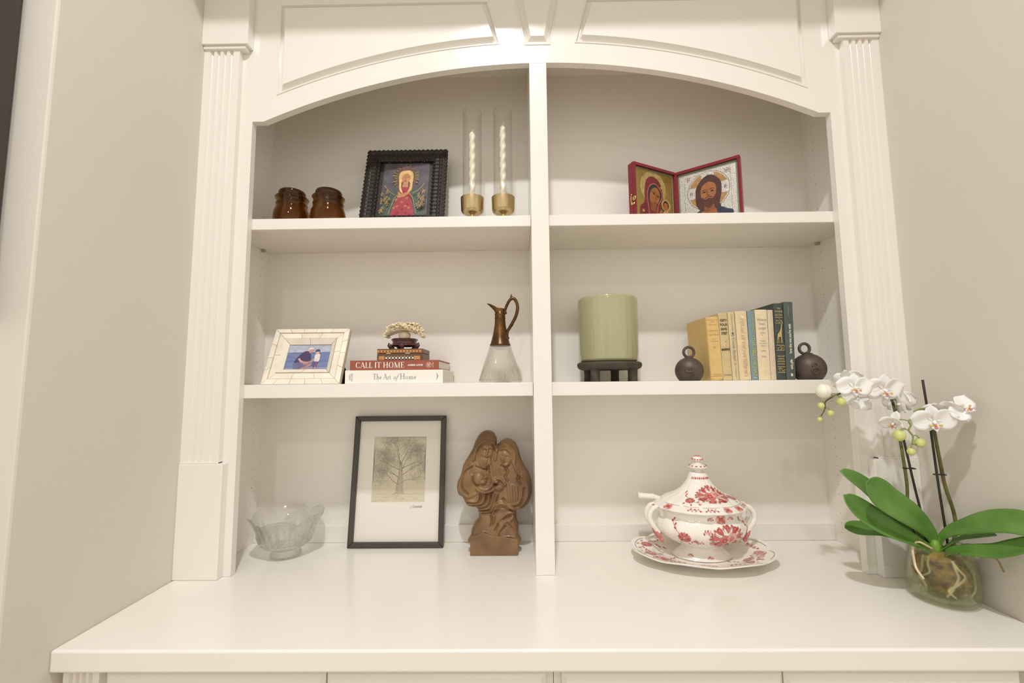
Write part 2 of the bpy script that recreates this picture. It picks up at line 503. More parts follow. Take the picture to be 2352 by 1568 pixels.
# adjustable shelves, each lying on its own pins
PIN = glass('clear_plastic_pin', (.8, .8, .76), .3, .2, .3)
for nm, x0, x1, z0, z1 in (
    ('left bay under the amber jars', SL + .001, -.0228, .8425, .8712), ('right bay under the red folding icon', .0228, SR - .001, .8425, .8712),
    ('left bay under the stacked books', SL + .001, -.0228, .4135, .4468), ('right bay under the green candle', .0228, SR - .001, .4135, .4468)):
    t = thing('bookcase_shelf', ((x0 + x1) / 2, TH, z0), 'white painted adjustable shelf in the ' + nm, 'shelf')
    h = z1 - z0; hw = (x1 - x0) / 2
    MB().box(-hw, hw, .016, YB - TH - .0015, .0025, h).build('board', PAINT_IN, t)
    MB().box(-hw, hw, .0005, .0155, 0, h).build('nosing', PAINT, t, bevel=.0012)
    for sx in ((-1,) if x0 < 0 else (1,)):
        for yy in (.170,):
            MB().box(sx * hw - (.011 if sx > 0 else -.0005), sx * hw + (-.0005 if sx > 0 else .011), yy - .005, yy + .005, -.006, .0022).build('shelf_pin', PIN, t, bevel=.002)

# countertop and cabinets below
tag(MB().box(WL + .0005, WR - .0005, -.2794, YB + .03, -.0365, -.0002).build('countertop', PAINT, None, bevel=.004, seg=3), 'long white painted countertop under the bookcase', 'countertop')
for lab, x0, x1, doors, pil in (
    ('left white base cabinet under the crystal bowl', WL + .001, -.0045, ((-.7755, -.3950), (-.3925, -.0180)), (WL + .012, -.787)),
    ('right white base cabinet under the soup tureen', -.0035, WR - .001, ((.0095, .3825), (.3850, .7800)), (.79, WR - .012))):
    t = thing('base_cabinet', ((x0 + x1) / 2, -.25, -.95), lab, 'cabinet')
    ox = (x0 + x1) / 2
    MB().box(x0 - ox, x1 - ox, 0, .49, 0, .912).build('body', PAINT, t)
    for d0, d1 in doors:
        P = MB(); w = d1 - d0; hh = .80; e = .014
        Q = lambda i, y: [(d0 - ox + i, y, .10 + i), (d1 - ox - i, y, .10 + i), (d1 - ox - i, y, .906 - i), (d0 - ox + i, y, .906 - i)]
        R4 = [Q(0, -.0005), Q(0, -.012), Q(.008, -.019), Q(.05, -.019), Q(.056, -.012), Q(.07, -.012)]
        for A, Bq in zip(R4[:-1], R4[1:]):
            P.add(A + Bq, [(i, (i + 1) % 4, 4 + (i + 1) % 4, 4 + i) for i in range(4)])
        P.add(R4[-1], [(0, 1, 2, 3)])
        P.build('door', PAINT, t)
    pw = pilaster('pilaster', pil[0] - ox, pil[1] - ox, .02, .912, 0, t, yb=0)

# television on the room wall beside the alcove
TVM = mat('television_screen', (.012, .014, .02), .25, spec=.3)
TVB = mat('television_shell', (.045, .038, .03), .6)
t = thing('television', (-1.55, YW - .004, .55), 'dark flat television hanging on the beige wall at the alcove corner', 'television')
MB().box(-.62, .633, -.052, -.004, 0, .80).build('shell', TVB, t, bevel=.002)
MB().box(-.61, .628, -.0555, -.0525, .012, .79).build('screen', TVM, t)
MB().box(-.2, .2, -.004, .004, .2, .6).build('wall_mount', TVB, t)

# ================================================================== TOP SHELF, LEFT BAY
ZT = .8714
AMBER = glass('amber_glass', (.73, .56, .27), .45, .0, .5, (.66, .45, .18))
AMBER_D = glass('amber_glass_lid', (.40, .26, .12), .5, .0, .5, (.34, .20, .08))
for x, lab in ((-.6885, 'amber glass jar with a flat stopper, the one beside the bookcase stile'), (-.5855, 'amber glass jar with a flat stopper, the one nearer the carved frame')):
    t = thing('amber_jar', (x, .115, ZT), lab, 'jar', group='amber jars on the top shelf')
    MB().lathe([(0, .0005), (.040, .0005), (.0455, .006), (.0470, .018), (.0470, .040), (.0450, .054), (.0405, .064), (.0395, .069), (.0410, .072), (.0412, .076),
                (.0395, .079), (.0395, .088), (.0430, .091), (.0435, .094), (.0415, .096), (.0365, .096), (.0365, .066), (.0415, .055), (.0440, .042), (.0440, .018), (.041, .007), (0, .006)], 48).build('body', AMBER, t, smooth='angle', angle=60)
    MB().lathe([(0, .090), (.030, .090), (.0335, .094), (.0335, .100), (.0350, .103), (.0352, .109), (.033, .113), (.026, .1155), (0, .1165)], 44).build('stopper', AMBER_D, t, smooth='angle', angle=60)

# carved dark picture frame
CARVE = mat('carved_dark_wood', '#2c221b', .5, noise=.45, nscale=60, bump=.25, bscale=300)
t = thing('carved_picture_frame', (-.3795, .100, ZT + .0036), 'dark carved wooden frame with a painting of a veiled woman in red', 'picture frame', rot=(math.radians(-15), 0, 0))
FW, FH, FB = .236, .272, .040
b = MB()
def rail(p0, p1, inn, nm):
    """carved rail from corner p0 to p1; inn points inward"""
    b = MB()
    p0, p1, inn = Vector(p0), Vector(p1), Vector(inn); d = (p1 - p0); Ln = d.length; d.normalize()
    A = [(0, .004), (.003, .002), (.011, -.001), (.013, .001), (.019, .001), (.021, -.002), (.032, -.002), (.034, .002), (.040, .006), (.040, .016), (0, .016)]
    v = []; 
    for e in (0, 1):
        for w, y in A:
            q = p0 + inn * w + d * w if e == 0 else p1 + inn * w - d * w
            v.append((q.x, y, q.y))
    n = len(A)
    b.add(v, [(i, (i + 1) % n, n + (i + 1) % n, n + i) for i in range(n)])
    # scalloped outer lobes, the scale rows and the leafy inner row
    k = max(3, int(Ln / .0125))
    for i in range(k):
        a = (i + .5) / k
        for w, r, ry, yy, half in ((.0058, .0068, .0050, .004, 0), (.016, .0050, .0030, .0014, .5), (.0265, .0062, .0034, -.0005, 0), (.037, .0042, .0048, .0045, .5)):
            s_ = (a + half / k) * Ln
            if w * .95 < s_ < Ln - w * .95:
                q = p0 + d * s_ + inn * w
                e1, e2 = .80, 1.30
                b.ball((q.x, yy + .001, q.y), (r * (abs(d.x) * e1 + abs(d.y) * e2), ry * .8, r * (abs(d.y) * e1 + abs(d.x) * e2)), 8, 6)
                if w in (.0265,):
                    for e in (-.0035, .0035):
                        q2 = q + inn * e * .9 + d * .002
                        b.ball((q2.x, yy - .0016, q2.y), (.0028, .0028, .0028), 7, 5)
    b.build(nm, CARVE, t, smooth='angle', angle=55)
hw = FW / 2
rail((-hw, FH), (hw, FH), (0, -1), 'top_rail'); rail((-hw, 0), (hw, 0), (0, 1), 'bottom_rail')
rail((-hw, FH), (-hw, 0), (1, 0), 'side_rail'); rail((hw, FH), (hw, 0), (-1, 0), 'side_rail')
MB().box(-.085, .085, .0135, .0165, .03, .24).build('backing', CARVE, t)
e = MB().prism([(-.012, 0), (.012, 0), (.016, -.162), (-.016, -.162)], 0, .0025).build('easel_leg', CARVE, t); e.location = (0, .0175, .17); e.rotation_euler = (math.radians(24), 0, 0)
PC = lambda h, r=.45: mat('print_' + h, '#' + h, r, noise=.22, nscale=90)
def madonna():
    F = Flat(.0125, .00010); cz = .136; W2, H2 = .067, .094
    bgm = mat('painting_slate', '#5e5660', .4, col2='#4c4650', nscale=50)
    F.poly([(-W2, cz - H2), (W2, cz - H2), (W2, cz + H2), (-W2, cz + H2)], bgm)
    gold, gold2, veil, teal, red, skin, cream = PC('b79a58'), PC('8d7440'), PC('6b4a42'), PC('46564f'), PC('a83540'), PC('c48a5c'), PC('e6bd80')
    rng = random.Random(3)
    for k in range(46):
        a = 2 * PI * k / 46; r = .030 + .016 * rng.random()
        F.line([(0.002 + .018 * math.cos(a), .178 + .022 * math.sin(a)), (.002 + r * math.cos(a), .178 + r * 1.05 * math.sin(a))], .0022, gold2 if k % 2 else gold)
    F.poly(spline([(-.022, .15), (-.024, .18), (-.018, .205), (.001, .217), (.021, .205), (.027, .18), (.030, .15), (.026, .12), (-.026, .12)], 5, True), veil)
    F.poly(spline([(-W2 + .001, cz - H2 + .001), (-.058, .085), (-.040, .118), (-.026, .145), (-.012, .118), (.014, .118), (.030, .145), (.042, .122), (.058, .09), (W2 - .001, cz - H2 + .001)], 5), teal)
    F.poly(spline([(-.034, .043), (-.026, .08), (-.016, .115), (-.008, .140), (.012, .140), (.018, .115), (.026, .08), (.034, .043)], 5), red)
    F.poly(spline([(-.017, .155), (-.019, .185), (-.009, .198), (.012, .199), (.022, .186), (.022, .155), (.020, .13), (.008, .118), (.014, .14), (.012, .16), (-.008, .16), (-.010, .14), (-.004, .118), (-.014, .13)], 5, True), cream)
    F.poly(ell(.002, .172, .0125, .018), skin); F.poly([(-.005, .16), (.009, .16), (.010, .140), (-.007, .140)], skin)
    br = PC('6b3f28')
    F.line([(-.006, .176), (-.001, .1745)], .0009, br); F.line([(.004, .1745), (.010, .176)], .0009, br)
    F.line([(.001, .176), (.0, .166), (.002, .1655)], .0007, br); F.line([(-.002, .161), (.004, .161)], .0012, PC('b0604a'))
    F.poly(spline([(-.019, .108), (-.006, .116), (.012, .124), (.018, .13), (.012, .115), (-.002, .106), (-.014, .102)], 4, True), skin)
    F.poly(spline([(-.018, .125), (-.010, .118), (.004, .108), (-.004, .105), (-.016, .114)], 4, True), skin)
    for s in (-1, 1):
        F.line(spline([(s * .012, .118), (s * .026, .10), (s * .034, .07), (s * .040, .043)], 5), .0016, gold)
        F.line(spline([(s * .026, .112), (s * .044, .126), (s * .058, .146)], 5), .0016, gold)
        for k in range(13):
            x = s * (.040 + .022 * rng.random()); z = .05 + .07 * rng.random()
            for j in range(5):
                a = j * 1.25 + rng.random()
                F.poly(ell(x + .004 * math.cos(a), z + .004 * math.sin(a), .0032, .0012, 8, a), gold if j % 2 else gold2)
    for x, z in ((.001, .133), (-.016, .085), (.014, .09), (-.012, .062), (.012, .062), (.001, .075), (-.02, .055), (.022, .055)):
        for j in range(5):
            a = j * 2 * PI / 5; F.poly(ell(x + .0026 * math.cos(a), z + .0026 * math.sin(a), .0015, .0011, 7, a), gold)
    for k in range(40):
        F.poly(ell((rng.random() - .5) * .12, .14 + .085 * rng.random(), .0005, .0005, 6), PC('d9d4cc'))
    F.build('painting', t, 'painting of a veiled woman in a red dress and green cloak')
madonna()

# twisted candles in brass cups under clear glass tubes
BRASS = mat('brushed_brass', '#cdb68a', .30, 1.0, noise=.12, nscale=120, stretch=(1, 1, .02))
WAX = mat('ivory_wax', '#efe7d4', .35, sss=.25)
TUBE = glass('clear_tube_glass', (.985, .985, .98), .0, .02, .42)
WICK = mat('white_wick', '#d8cfbd', .8)
for x, top, lab, w in ((-.1795, 1.142, 'shorter twisted white candle in a brass cup with a clear glass tube', 0), (-.0950, 1.158, 'taller twisted white candle with a curled wick in a brass cup and glass tube', 1)):
    t = thing('candle_holder', (x, .092, ZT), lab, 'candle holder', group='candle holders on the top shelf')
    MB().lathe([(0, 0), (.024, 0), (.024, .003), (.006, .005), (.0045, .012), (.0052, .024), (.009, .030), (.022, .0335), (.0285, .038), (.0305, .043), (.0318, .078), (.0300, .078), (.029, .046), (.01, .044), (0, .044)], 56).build('brass_cup', BRASS, t, smooth='angle', angle=50)
    R = []
    for i in range(97):
        z = .044 + (top - ZT - .044) * i / 96; row = []
        tap = min(1, (96 - i) / 4.0) ** .5 if i > 92 else 1
        for k in range(24):
            a = 2 * PI * k / 24
            r = (.0080 + .0011 * math.cos(2 * a - z * 2 * PI / .0285)) * max(tap, .05)
            row.append((r * math.cos(a), r * math.sin(a), z))
        R.append(row)
    MB().grid(R, closed_v=True).build('twisted_candle', WAX, t, smooth=True)
    h = top - ZT
    MB().tube([(0, 0, h - .002), (0, 0, h + .003), (.002, 0, h + .005), (.005, 0, h + .006 + .003 * w)], .0009, 6).build('wick', WICK, t)
    MB().lathe([(.0265, .047), (.0265, .330), (.0250, .330), (.0250, .047), (.0265, .047)], 56).build('glass_tube', TUBE, t, smooth='angle', angle=60)

# ================================================================== TOP SHELF, RIGHT BAY : folding icon
VEL = mat('red_velvet', '#84101f', .8, sheen=.2, noise=.25, nscale=300)
SILV = mat('embossed_silver', '#b4b0a8', .36, 1.0, noise=.18, nscale=420, bump=.5, bscale=700)
GOLD = mat('embossed_gold', '#cdb469', .32, 1.0, noise=.15, nscale=420, bump=.5, bscale=700)
GREENB = mat('green_fillet', '#7f8a68', .6)
t = thing('folding_icon', (.4065, .172, ZT), 'red velvet folding icon case standing open with two gilded panels', 'icon')
def leaf_case(s, L, ang, nm):
    """one half of the case; local x runs from the hinge outwards, opening facing -y"""
    H0 = .180; d = .020
    w = bpy.data.objects.new(nm, None)
    b = MB()
    b.box(0, L, 0.002, d, 0, H0)
    for q in ((0, L, -.006, .002, 0, .007), (0, L, -.006, .002, H0 - .007, H0), (0, .007, -.006, .002, .007, H0 - .007), (L - .007, L, -.006, .002, .007, H0 - .007)):
        b.box(*q)
    if s < 0:
        b.v = [(-x, y, z) for x, y, z in b.v]; b.f = [f[::-1] for f in b.f]
    o = b.build(nm, VEL, t, bevel=.0022, seg=2)
    o.rotation_euler = (0, 0, ang)
    return o
L1, L2 = .161, .171
a1, a2 = math.radians(27), math.radians(-36)
lf1 = leaf_case(-1, L1, a1, 'case_leaf'); lf2 = leaf_case(1, L2, a2, 'case_leaf')
def icon(o, x0, x1, metal, who):
    F = Flat(.0018, .00010); z0, z1 = .008, .172; cx = (x0 + x1) / 2
    F.poly([(x0, z0), (x1, z0), (x1, z1), (x0, z1)], GREENB)
    q = .004; F.poly([(x0 + q, z0 + q), (x1 - q, z0 + q), (x1 - q, z1 - q), (x0 + q, z1 - q)], metal)
    dk = PC('8f7a4a', .4); q = .017
    for A in ([(x0 + q, z0), (x0 + q, z1 - q), (x1 - q, z1 - q), (x1 - q, z0)],): F.line(A, .0009, dk)
    robe, robe2, sk, sk2, br, pale, blu = PC('7d2f31', .35), PC('5e2328', .35), PC('a5673a', .35), PC('8a5230', .35), PC('50291f', .35), PC('c98b62', .35), PC('2c3446', .35)
    halo = PC('b39a62', .3) if who == 'mother' else PC('b08a58', .3)
    rng = random.Random(8); k0 = len(F.b)
    if who == 'mother':
        hx, hz = cx - .006, .106
        F.poly(ell(hx, hz, .050, .050), dk); F.poly(ell(hx, hz, .0485, .0485), halo)
        F.poly(spline([(hx - .052, .01), (hx - .050, .045), (hx - .034, .062), (hx - .032, .10), (hx - .022, .130), (hx + .002, .140), (hx + .026, .126), (hx + .036, .095), (hx + .034, .065), (hx + .02, .03), (hx + .03, .008), (hx - .052, .008)], 5, True), robe)
        F.poly(spline([(hx - .020, .092), (hx - .012, .114), (hx + .006, .118), (hx + .026, .100), (hx + .030, .082), (hx + .018, .062), (hx - .012, .05)], 5, True), PC('35373c', .35))
        F.poly(ell(hx + .005, .083, .0185, .027, 26, -.28), sk); F.poly([(hx - .014, .068), (hx + .010, .060), (hx + .008, .036), (hx - .012, .04)], sk2)
        F.line(spline([(hx - .018, .028), (hx - .022, .06), (hx - .022, .09), (hx - .012, .112), (hx + .008, .119), (hx + .030, .102), (hx + .033, .084), (hx + .018, .06), (hx + .010, .03)], 5), .0030, PC('b9675a', .35))
        for ex, ez in ((hx + .002, .090), (hx + .017, .083)): F.poly(ell(ex, ez, .0036, .0018, 12, -.25), PC('3a2015', .3)); F.line([(ex - .005, ez + .004), (ex + .004, ez + .0035)], .0010, br)
        F.line([(hx + .009, .089), (hx + .0105, .072), (hx + .0075, .0715)], .0012, br); F.line([(hx + .002, .064), (hx + .009, .0635)], .0018, PC('8a3f30', .35))
        F.poly(ell(hx + .030, .125 - .013, .004, .004, 12), PC('c7a75a', .3)); F.poly(ell(hx - .040, .034, .0045, .0045, 12), PC('c7a75a', .3))
        bx = hx + .046
        F.poly(ell(bx, .062, .019, .019), dk); F.poly(ell(bx, .062, .0175, .0175), halo)
        F.poly(spline([(bx - .018, .008), (bx - .016, .035), (bx - .002, .046), (bx + .012, .038), (bx + .016, .008)], 5), pale)
        F.poly(ell(bx - .001, .062, .0115, .0135), br); F.poly(ell(bx - .002, .058, .0088, .0115), sk)
        for ex in (-.006, .002): F.poly(ell(bx + ex, .0605, .0016, .001, 8), PC('3a2015', .3))
        for k in range(7): F.line([(bx - .012 + k * .004, .012), (bx - .010 + k * .0036, .036)], .0005, PC('a9713f', .35))
        for k in range(5): F.line(spline([(hx - .045 + k * .006, .012), (hx - .040 + k * .004, .04), (hx - .034 + k * .002, .058)], 4), .0006, robe2)
    else:
        hx, hz = cx + .002, .092
        F.poly(ell(hx, hz, .056, .056), dk); F.poly(ell(hx, hz, .0545, .0545), metal); F.poly(ell(hx, hz, .0520, .0520), halo)
        cr = metal
        F.poly([(hx - .013, hz), (hx + .013, hz), (hx + .017, hz + .052), (hx - .017, hz + .052)], cr)
        for s in (-1, 1): F.poly([(hx, hz + .013), (hx + s * .052, hz + .017), (hx + s * .052, hz - .017), (hx, hz - .013)], cr)
        F.poly(spline([(hx - .050, .008), (hx - .040, .026), (hx - .020, .040), (hx + .022, .042), (hx + .044, .030), (hx + .060, .022), (hx + .060, .008)], 5), blu)
        F.poly(spline([(hx - .038, .008), (hx - .024, .028), (hx - .010, .040), (hx + .014, .040), (hx + .022, .022), (hx + .016, .008)], 5), PC('a8622f', .35))
        F.poly(spline([(hx - .034, .082), (hx - .030, .108), (hx - .010, .132), (hx + .012, .134), (hx + .032, .112), (hx + .034, .082), (hx + .028, .052), (hx + .030, .040), (hx + .01, .036), (hx - .018, .036), (hx - .032, .055)], 6, True), PC('4e2a22', .35))
        F.poly(spline([(hx - .020, .090), (hx - .014, .108), (hx + .002, .116), (hx + .018, .106), (hx + .020, .085), (hx + .014, .06), (hx - .002, .05), (hx - .016, .062)], 5, True), sk)
        F.poly([(hx - .012, .056), (hx + .012, .056), (hx + .016, .034), (hx - .012, .032)], sk2)
        F.poly(spline([(hx - .018, .074), (hx - .008, .0675), (hx + .001, .070), (hx + .010, .0675), (hx + .019, .076), (hx + .012, .05), (hx, .041), (hx - .013, .052)], 5, True), PC('5a2c1f', .35))
        F.line([(hx - .009, .0705), (hx, .0745), (hx + .010, .0705)], .0018, PC('43201a', .35))
        for ex in (-.010, .010):
            F.poly(ell(hx + ex, .0885, .0042, .0020, 12), PC('2f1a12', .3)); F.line([(hx + ex - .006, .0935), (hx + ex, .0955), (hx + ex + .006, .0935)], .0012, br)
        F.line([(hx - .002, .094), (hx - .0035, .0785), (hx + .003, .0775)], .0012, br)
        for k in range(6): F.line(spline([(hx + .022 + k * .005, .010), (hx + .020 + k * .005, .03), (hx + .018 + k * .003, .036)], 4), .0007, PC('46506a', .35))
        for k in range(4): F.line([(hx - .014 + k * .007, .012), (hx - .006 + k * .003, .034)], .0007, PC('7d4420', .35))
        lm = PC('6b4a38', .4)
        for sx_ in (-1, 1):
            for k in range(2): F.line([(hx + sx_ * .044 - .002 + k * .004, hz - .004), (hx + sx_ * .044 - .002 + k * .004, hz + .005)], .0013, lm)
            F.line([(hx + sx_ * .044 - .003, hz + .001), (hx + sx_ * .044 + .003, hz + .001)], .0011, lm)
        F.line([(hx - .002, hz + .044), (hx + .002, hz + .048), (hx + .001, hz + .040)], .0012, lm)
    F.b[k0:] = [([(x, y, z + .013) for x, y, z in P_], m_) for P_, m_ in F.b[k0:]]
    # small letter marks in the upper corners
    rm = PC('96392f', .4)
    for ox_, n_ in ((x0 + .026, 2), (x1 - .030, 3)):
        for k in range(n_):
            x = ox_ + k * .005; zz = .146
            F.line([(x, zz), (x, zz + .008)], .0012, rm); F.line([(x, zz + .004 + .002 * (k % 2)), (x + .003, zz + .008 * (k % 2))], .001, rm)
    F.build('icon_panel', o, 'small painted icon of a red-robed mother and child' if who == 'mother' else 'small painted icon of a bearded man on silver')
icon(lf1, -L1 + .008, -.008, GOLD, 'mother')
icon(lf2, .008, L2 - .008, SILV, 'man')
CL = mat('brass_clasp', '#d8c489', .25, 1.0)
b = MB(); b.box(-L1 - .0012, -L1 + .001, -.004, .010, .058, .064); b.ball((-L1 - .001, .009, .075), (.0014, .0018, .012)); b.ball((-L1 - .001, .006, .087), .0025); b.ball((-L1 - .001, .006, .063), .0025); b.ball((-L1 - .0008, -.003, .075), (.0012, .007, .007))
b.build('clasp', CL, lf1, smooth=True)

# ================================================================== MIDDLE SHELF, LEFT BAY
ZM = .4470
# bone-tile photo frame
BONE = mat('bone_tile', '#efe8d9', .32, noise=.10, nscale=30, rnd=.05, coat=.2, bump=.05, bscale=60)
GROUT = mat('bone_frame_core', '#cfc4ae', .6)
BLK = mat('black_velvet_backing', '#1e1b18', .85)
t = thing('bone_photo_frame', (-.6085, .036, ZM), 'cream bone-tile picture frame with a seaside snapshot', 'picture frame', rot=(math.radians(-24), 0, math.radians(1.0)))
FW, FH = .198, .162
hw = FW / 2
core = MB()
for q in ((-hw, hw, 0, .034), (-hw, hw, FH - .033, FH), (-hw, -hw + .033, .034, FH - .033), (hw - .033, hw, .034, FH - .033)):
    core.box(q[0], q[1], .002, .013, q[2], q[3])
core.build('core', GROUT, t)
MB().box(-hw + .03, hw - .03, .0095, .012, .03, FH - .03).build('backing', BLK, t)
def tiles(side, w0, w1, y0, y1, cuts):
    """a course of bone tiles; w0..w1 distance from the outer edge (mitred at both ends)"""
    for a, c in zip(cuts[:-1], cuts[1:]):
        def pt(s, w):
            Ls = FW if side in 'tb' else FH
            lo, hi = w, Ls - w
            p = lo + (hi - lo) * s
            g = .0004
            p = p + g if s == a else p - g
            return {'t': (-hw + p, FH - w), 'b': (-hw + p, w), 'l': (-hw + w, p), 'r': (hw - w, p)}[side]
        g = .0003
        P = [pt(a, w0 + g), pt(c, w0 + g), pt(c, w1 - g), pt(a, w1 - g)]
        b = MB(); v = [(P[0][0], y0, P[0][1]), (P[1][0], y0, P[1][1]), (P[2][0], y1, P[2][1]), (P[3][0], y1, P[3][1])]
        v += [(x, .0025 if y1 > y0 - .004 else .006, z) for x, y, z in v[:2]] + [(x, .0025 if y1 < .003 else .009, z) for x, y, z in v[2:]]
        b.add(v, [(0, 1, 2, 3), (4, 7, 6, 5), (0, 4, 5, 1), (1, 5, 6, 2), (2, 6, 7, 3), (3, 7, 4, 0)])
        b.build('bone_tile', BONE, t, bevel=.0007, seg=2)
tiles('t', 0, .0125, -.0015, -.003, [0, .19, .38, .56, .78, 1]); tiles('b', 0, .0145, -.0015, -.003, [0, .16, .36, .56, .79, 1])
tiles('l', 0, .0135, -.0015, -.003, [0, .24, .46, .72, 1]); tiles('r', 0, .0135, -.0015, -.003, [0, .28, .55, .79, 1])
tiles('t', .0135, .029, -.0005, -.0012, [0, .33, .66, 1]); tiles('b', .0155, .031, -.0005, -.0012, [0, .34, .7, 1])
tiles('l', .0145, .030, -.0005, -.0012, [0, .52, 1]); tiles('r', .0145, .030, -.0005, -.0012, [0, .60, 1])
tiles('t', .0300, .0445, -.0035, .006, [0, .49, 1]); tiles('b', .0320, .0455, -.0035, .006, [0, .49, 1])
tiles('l', .0310, .0435, -.0035, .006, [0, 1]); tiles('r', .0310, .0435, -.0035, .006, [0, 1])
# easel back
e = MB().prism([(-.03, 0), (.06, 0), (.112, -.1025), (-.03, -.1025)], 0, .002).build('easel_back', BLK, t); e.location = (0, .0135, .112); e.rotation_euler = (math.radians(30), 0, 0)
F = Flat(.0092, .00010)
x0, x1, z0, z1 = -.060, .060, .042, .121
sea = mat('print_sea', '#5a6ea0', .35, col2='#7c86ab', nscale=60, stretch=(.15, 1, 1.4))
F.poly([(x0, z0), (x1, z0), (x1, z1), (x0, z1)], PC('b6bccb', .35))
F.poly([(x0, z0), (x1, z0), (x1, .0965), (x0, .0955)], sea)
F.poly([(x0, z0), (x1, z0), (x1, .050), (x0, .049)], PC('8f8fb2', .35)); F.poly([(x0, .0485), (x1, .0495), (x1, .0515), (x0, .0500)], PC('a5a3bd', .35))
F.poly(spline([(-.034, .066), (-.030, .078), (-.020, .092), (-.010, .099), (.000, .097), (.006, .088), (.008, .076), (.006, .070), (-.010, .068), (-.030, .0625)], 4, True), PC('4a4066', .35))
F.poly(spline([(-.034, .064), (-.036, .054), (-.030, .046), (-.020, .044), (-.012, .047), (-.002, .058), (-.010, .066)], 4, True), PC('71709a', .35))
F.line(spline([(-.024, .078), (-.018, .070), (-.006, .066), (.004, .066)], 4), .0055, PC('cb9a98', .35))
F.line(spline([(-.008, .060), (.010, .069), (.014, .064), (.002, .054), (-.016, .045)], 4), .0055, PC('b98a86', .35))
F.poly(ell(.004, .1005, .0062, .008), PC('c9949c', .35)); F.poly(spline([(-.002, .103), (.001, .110), (.009, .109), (.010, .104), (.004, .105)], 4, True), PC('e3ddd9', .35))
F.poly(spline([(.017, .088), (.022, .091), (.028, .090), (.031, .083), (.029, .068), (.018, .068)], 4, True), PC('e8e2df', .35))
F.line([(.018, .078), (.010, .066)], .0032, PC('c99c98', .35))
F.poly(ell(.022, .095, .0048, .0062), PC('d6a9a0', .35)); F.poly(spline([(.015, .097), (.018, .103), (.025, .104), (.028, .098), (.022, .097)], 4, True), PC('4b4c80', .35))
F.poly([(.013, .068), (.029, .068), (.026, .053), (.014, .052)], PC('5b5a90', .35)); F.poly([(.025, .066), (.029, .066), (.025, .053), (.023, .054)], PC('a0506c', .35))
for x in (.015, .023): F.poly([(x, .053), (x + .003, .053), (x + .003, .047), (x, .047)], PC('cda59d', .35))
F.build('snapshot', t, 'colour snapshot of a crouching adult and a child at the sea')

# books
PAPER = mat('book_paper', '#e6ddca', .8, noise=.12, nscale=500, stretch=(1, 1, .02))
PAPER_L = mat('book_paper_lying', '#e9e4d8', .8, noise=.10, nscale=500, stretch=(.02, .02, 1))
def book(name, loc, rot, lab, th, ht, dp, cov, grp=None, lying=False, pages=None, bt=.0022, hollow=.002):
    """th thickness, ht height along the spine, dp depth; spine faces -y"""
    t = thing(name, loc, lab, 'book', rot=rot, group=grp)
    def M(b):
        if lying: b.v = [(z - ht / 2, y, x) for x, y, z in b.v]
        else: b.v = [(x, y, z) for x, y, z in b.v]
        return b
    sp = MB(); n = 8; pr = []
    for k in range(n + 1):
        u = k / n; pr.append((th * u, -.0015 * math.sin(PI * u) * (0 if lying else 1)))
    P = pr + [(th, .003), (0, .003)]
    sp.prism_z(P, 0, ht); M(sp).build('spine', cov, t, bevel=.0006)
    for x0 in (0, th - bt):
        M(MB().box(x0, x0 + bt, .0035, dp, 0, ht)).build('cover_board', cov, t, bevel=.0005)
    M(MB().box(bt + .0002, th - bt - .0002, .004, dp - .004, hollow, ht - hollow)).build('page_block', pages or (PAPER_L if lying else PAPER), t)
    return t
WHITE_COV = mat('white_dust_jacket', '#efece4', .35)
RUST = mat('rust_cloth_cover', '#9c5440', .6, noise=.10, nscale=300)
GREY_INK = mat('grey_ink', '#9a9ca0', .5); WHITE_INK = mat('white_ink', '#f3efe9', .5)
t = book('coffee_table_book', (-.3698, .030, ZM), (0, 0, 0), 'thick white coffee-table book at the bottom of the stack', .0335, .2455, .190, WHITE_COV, 'stacked coffee-table books', True, bt=.003)
ys = -.0004
serif('The Art ', .0138, GREY_INK, t, -.0525, -.0035, .0108, ys); serif('of', .0138, GREY_INK, t, -.0015, .0115, .0108, ys, shear=.18); serif('Home', .0138, GREY_INK, t, .0150, .0570, .0108, ys)
text('SHEA\nMCGEE', .0062, GREY_INK, t, (-.1075, ys, .0165), 'up')
F = Flat(ys, 0); F.poly([(.106, .027), (.1115, .0185), (.1065, .0075), (.1085, .0180)], PC('8e959c')); F.build('publisher_mark', t)
t = book('coffee_table_book', (-.3708, .036, ZM + .0338), (0, 0, math.radians(.3)), 'rust red coffee-table book lying on the white one', .0246, .2240, .186, RUST, 'stacked coffee-table books', True, bt=.003)
serif('CALL IT HOME', .0145, WHITE_INK, t, -.098, .0255, .0055, ys)
text('AMBER LEWIS', .0060, WHITE_INK, t, (.053, ys, .0118), bold=.00016, spacing=1.05)
F = Flat(ys, 0); a, c = band([(.0870 + .0062 * math.cos(q * 2 * PI / 24), .0123 + .0062 * math.sin(q * 2 * PI / 24)) for q in range(25)], .0007)
for i in range(24): F.poly([a[i], a[i + 1], c[i + 1], c[i]], WHITE_INK)
F.poly(spline([(.083, .0115), (.0845, .0160), (.0875, .0150), (.0905, .0165), (.0895, .0105), (.0865, .0080), (.0850, .0100)], 4, True), mat('pale_rust_ink', '#cfa79b', .5)); F.build('publisher_mark', t)
text('POTTER', .0036, WHITE_INK, t, (.0978, ys, .0123), 'up')

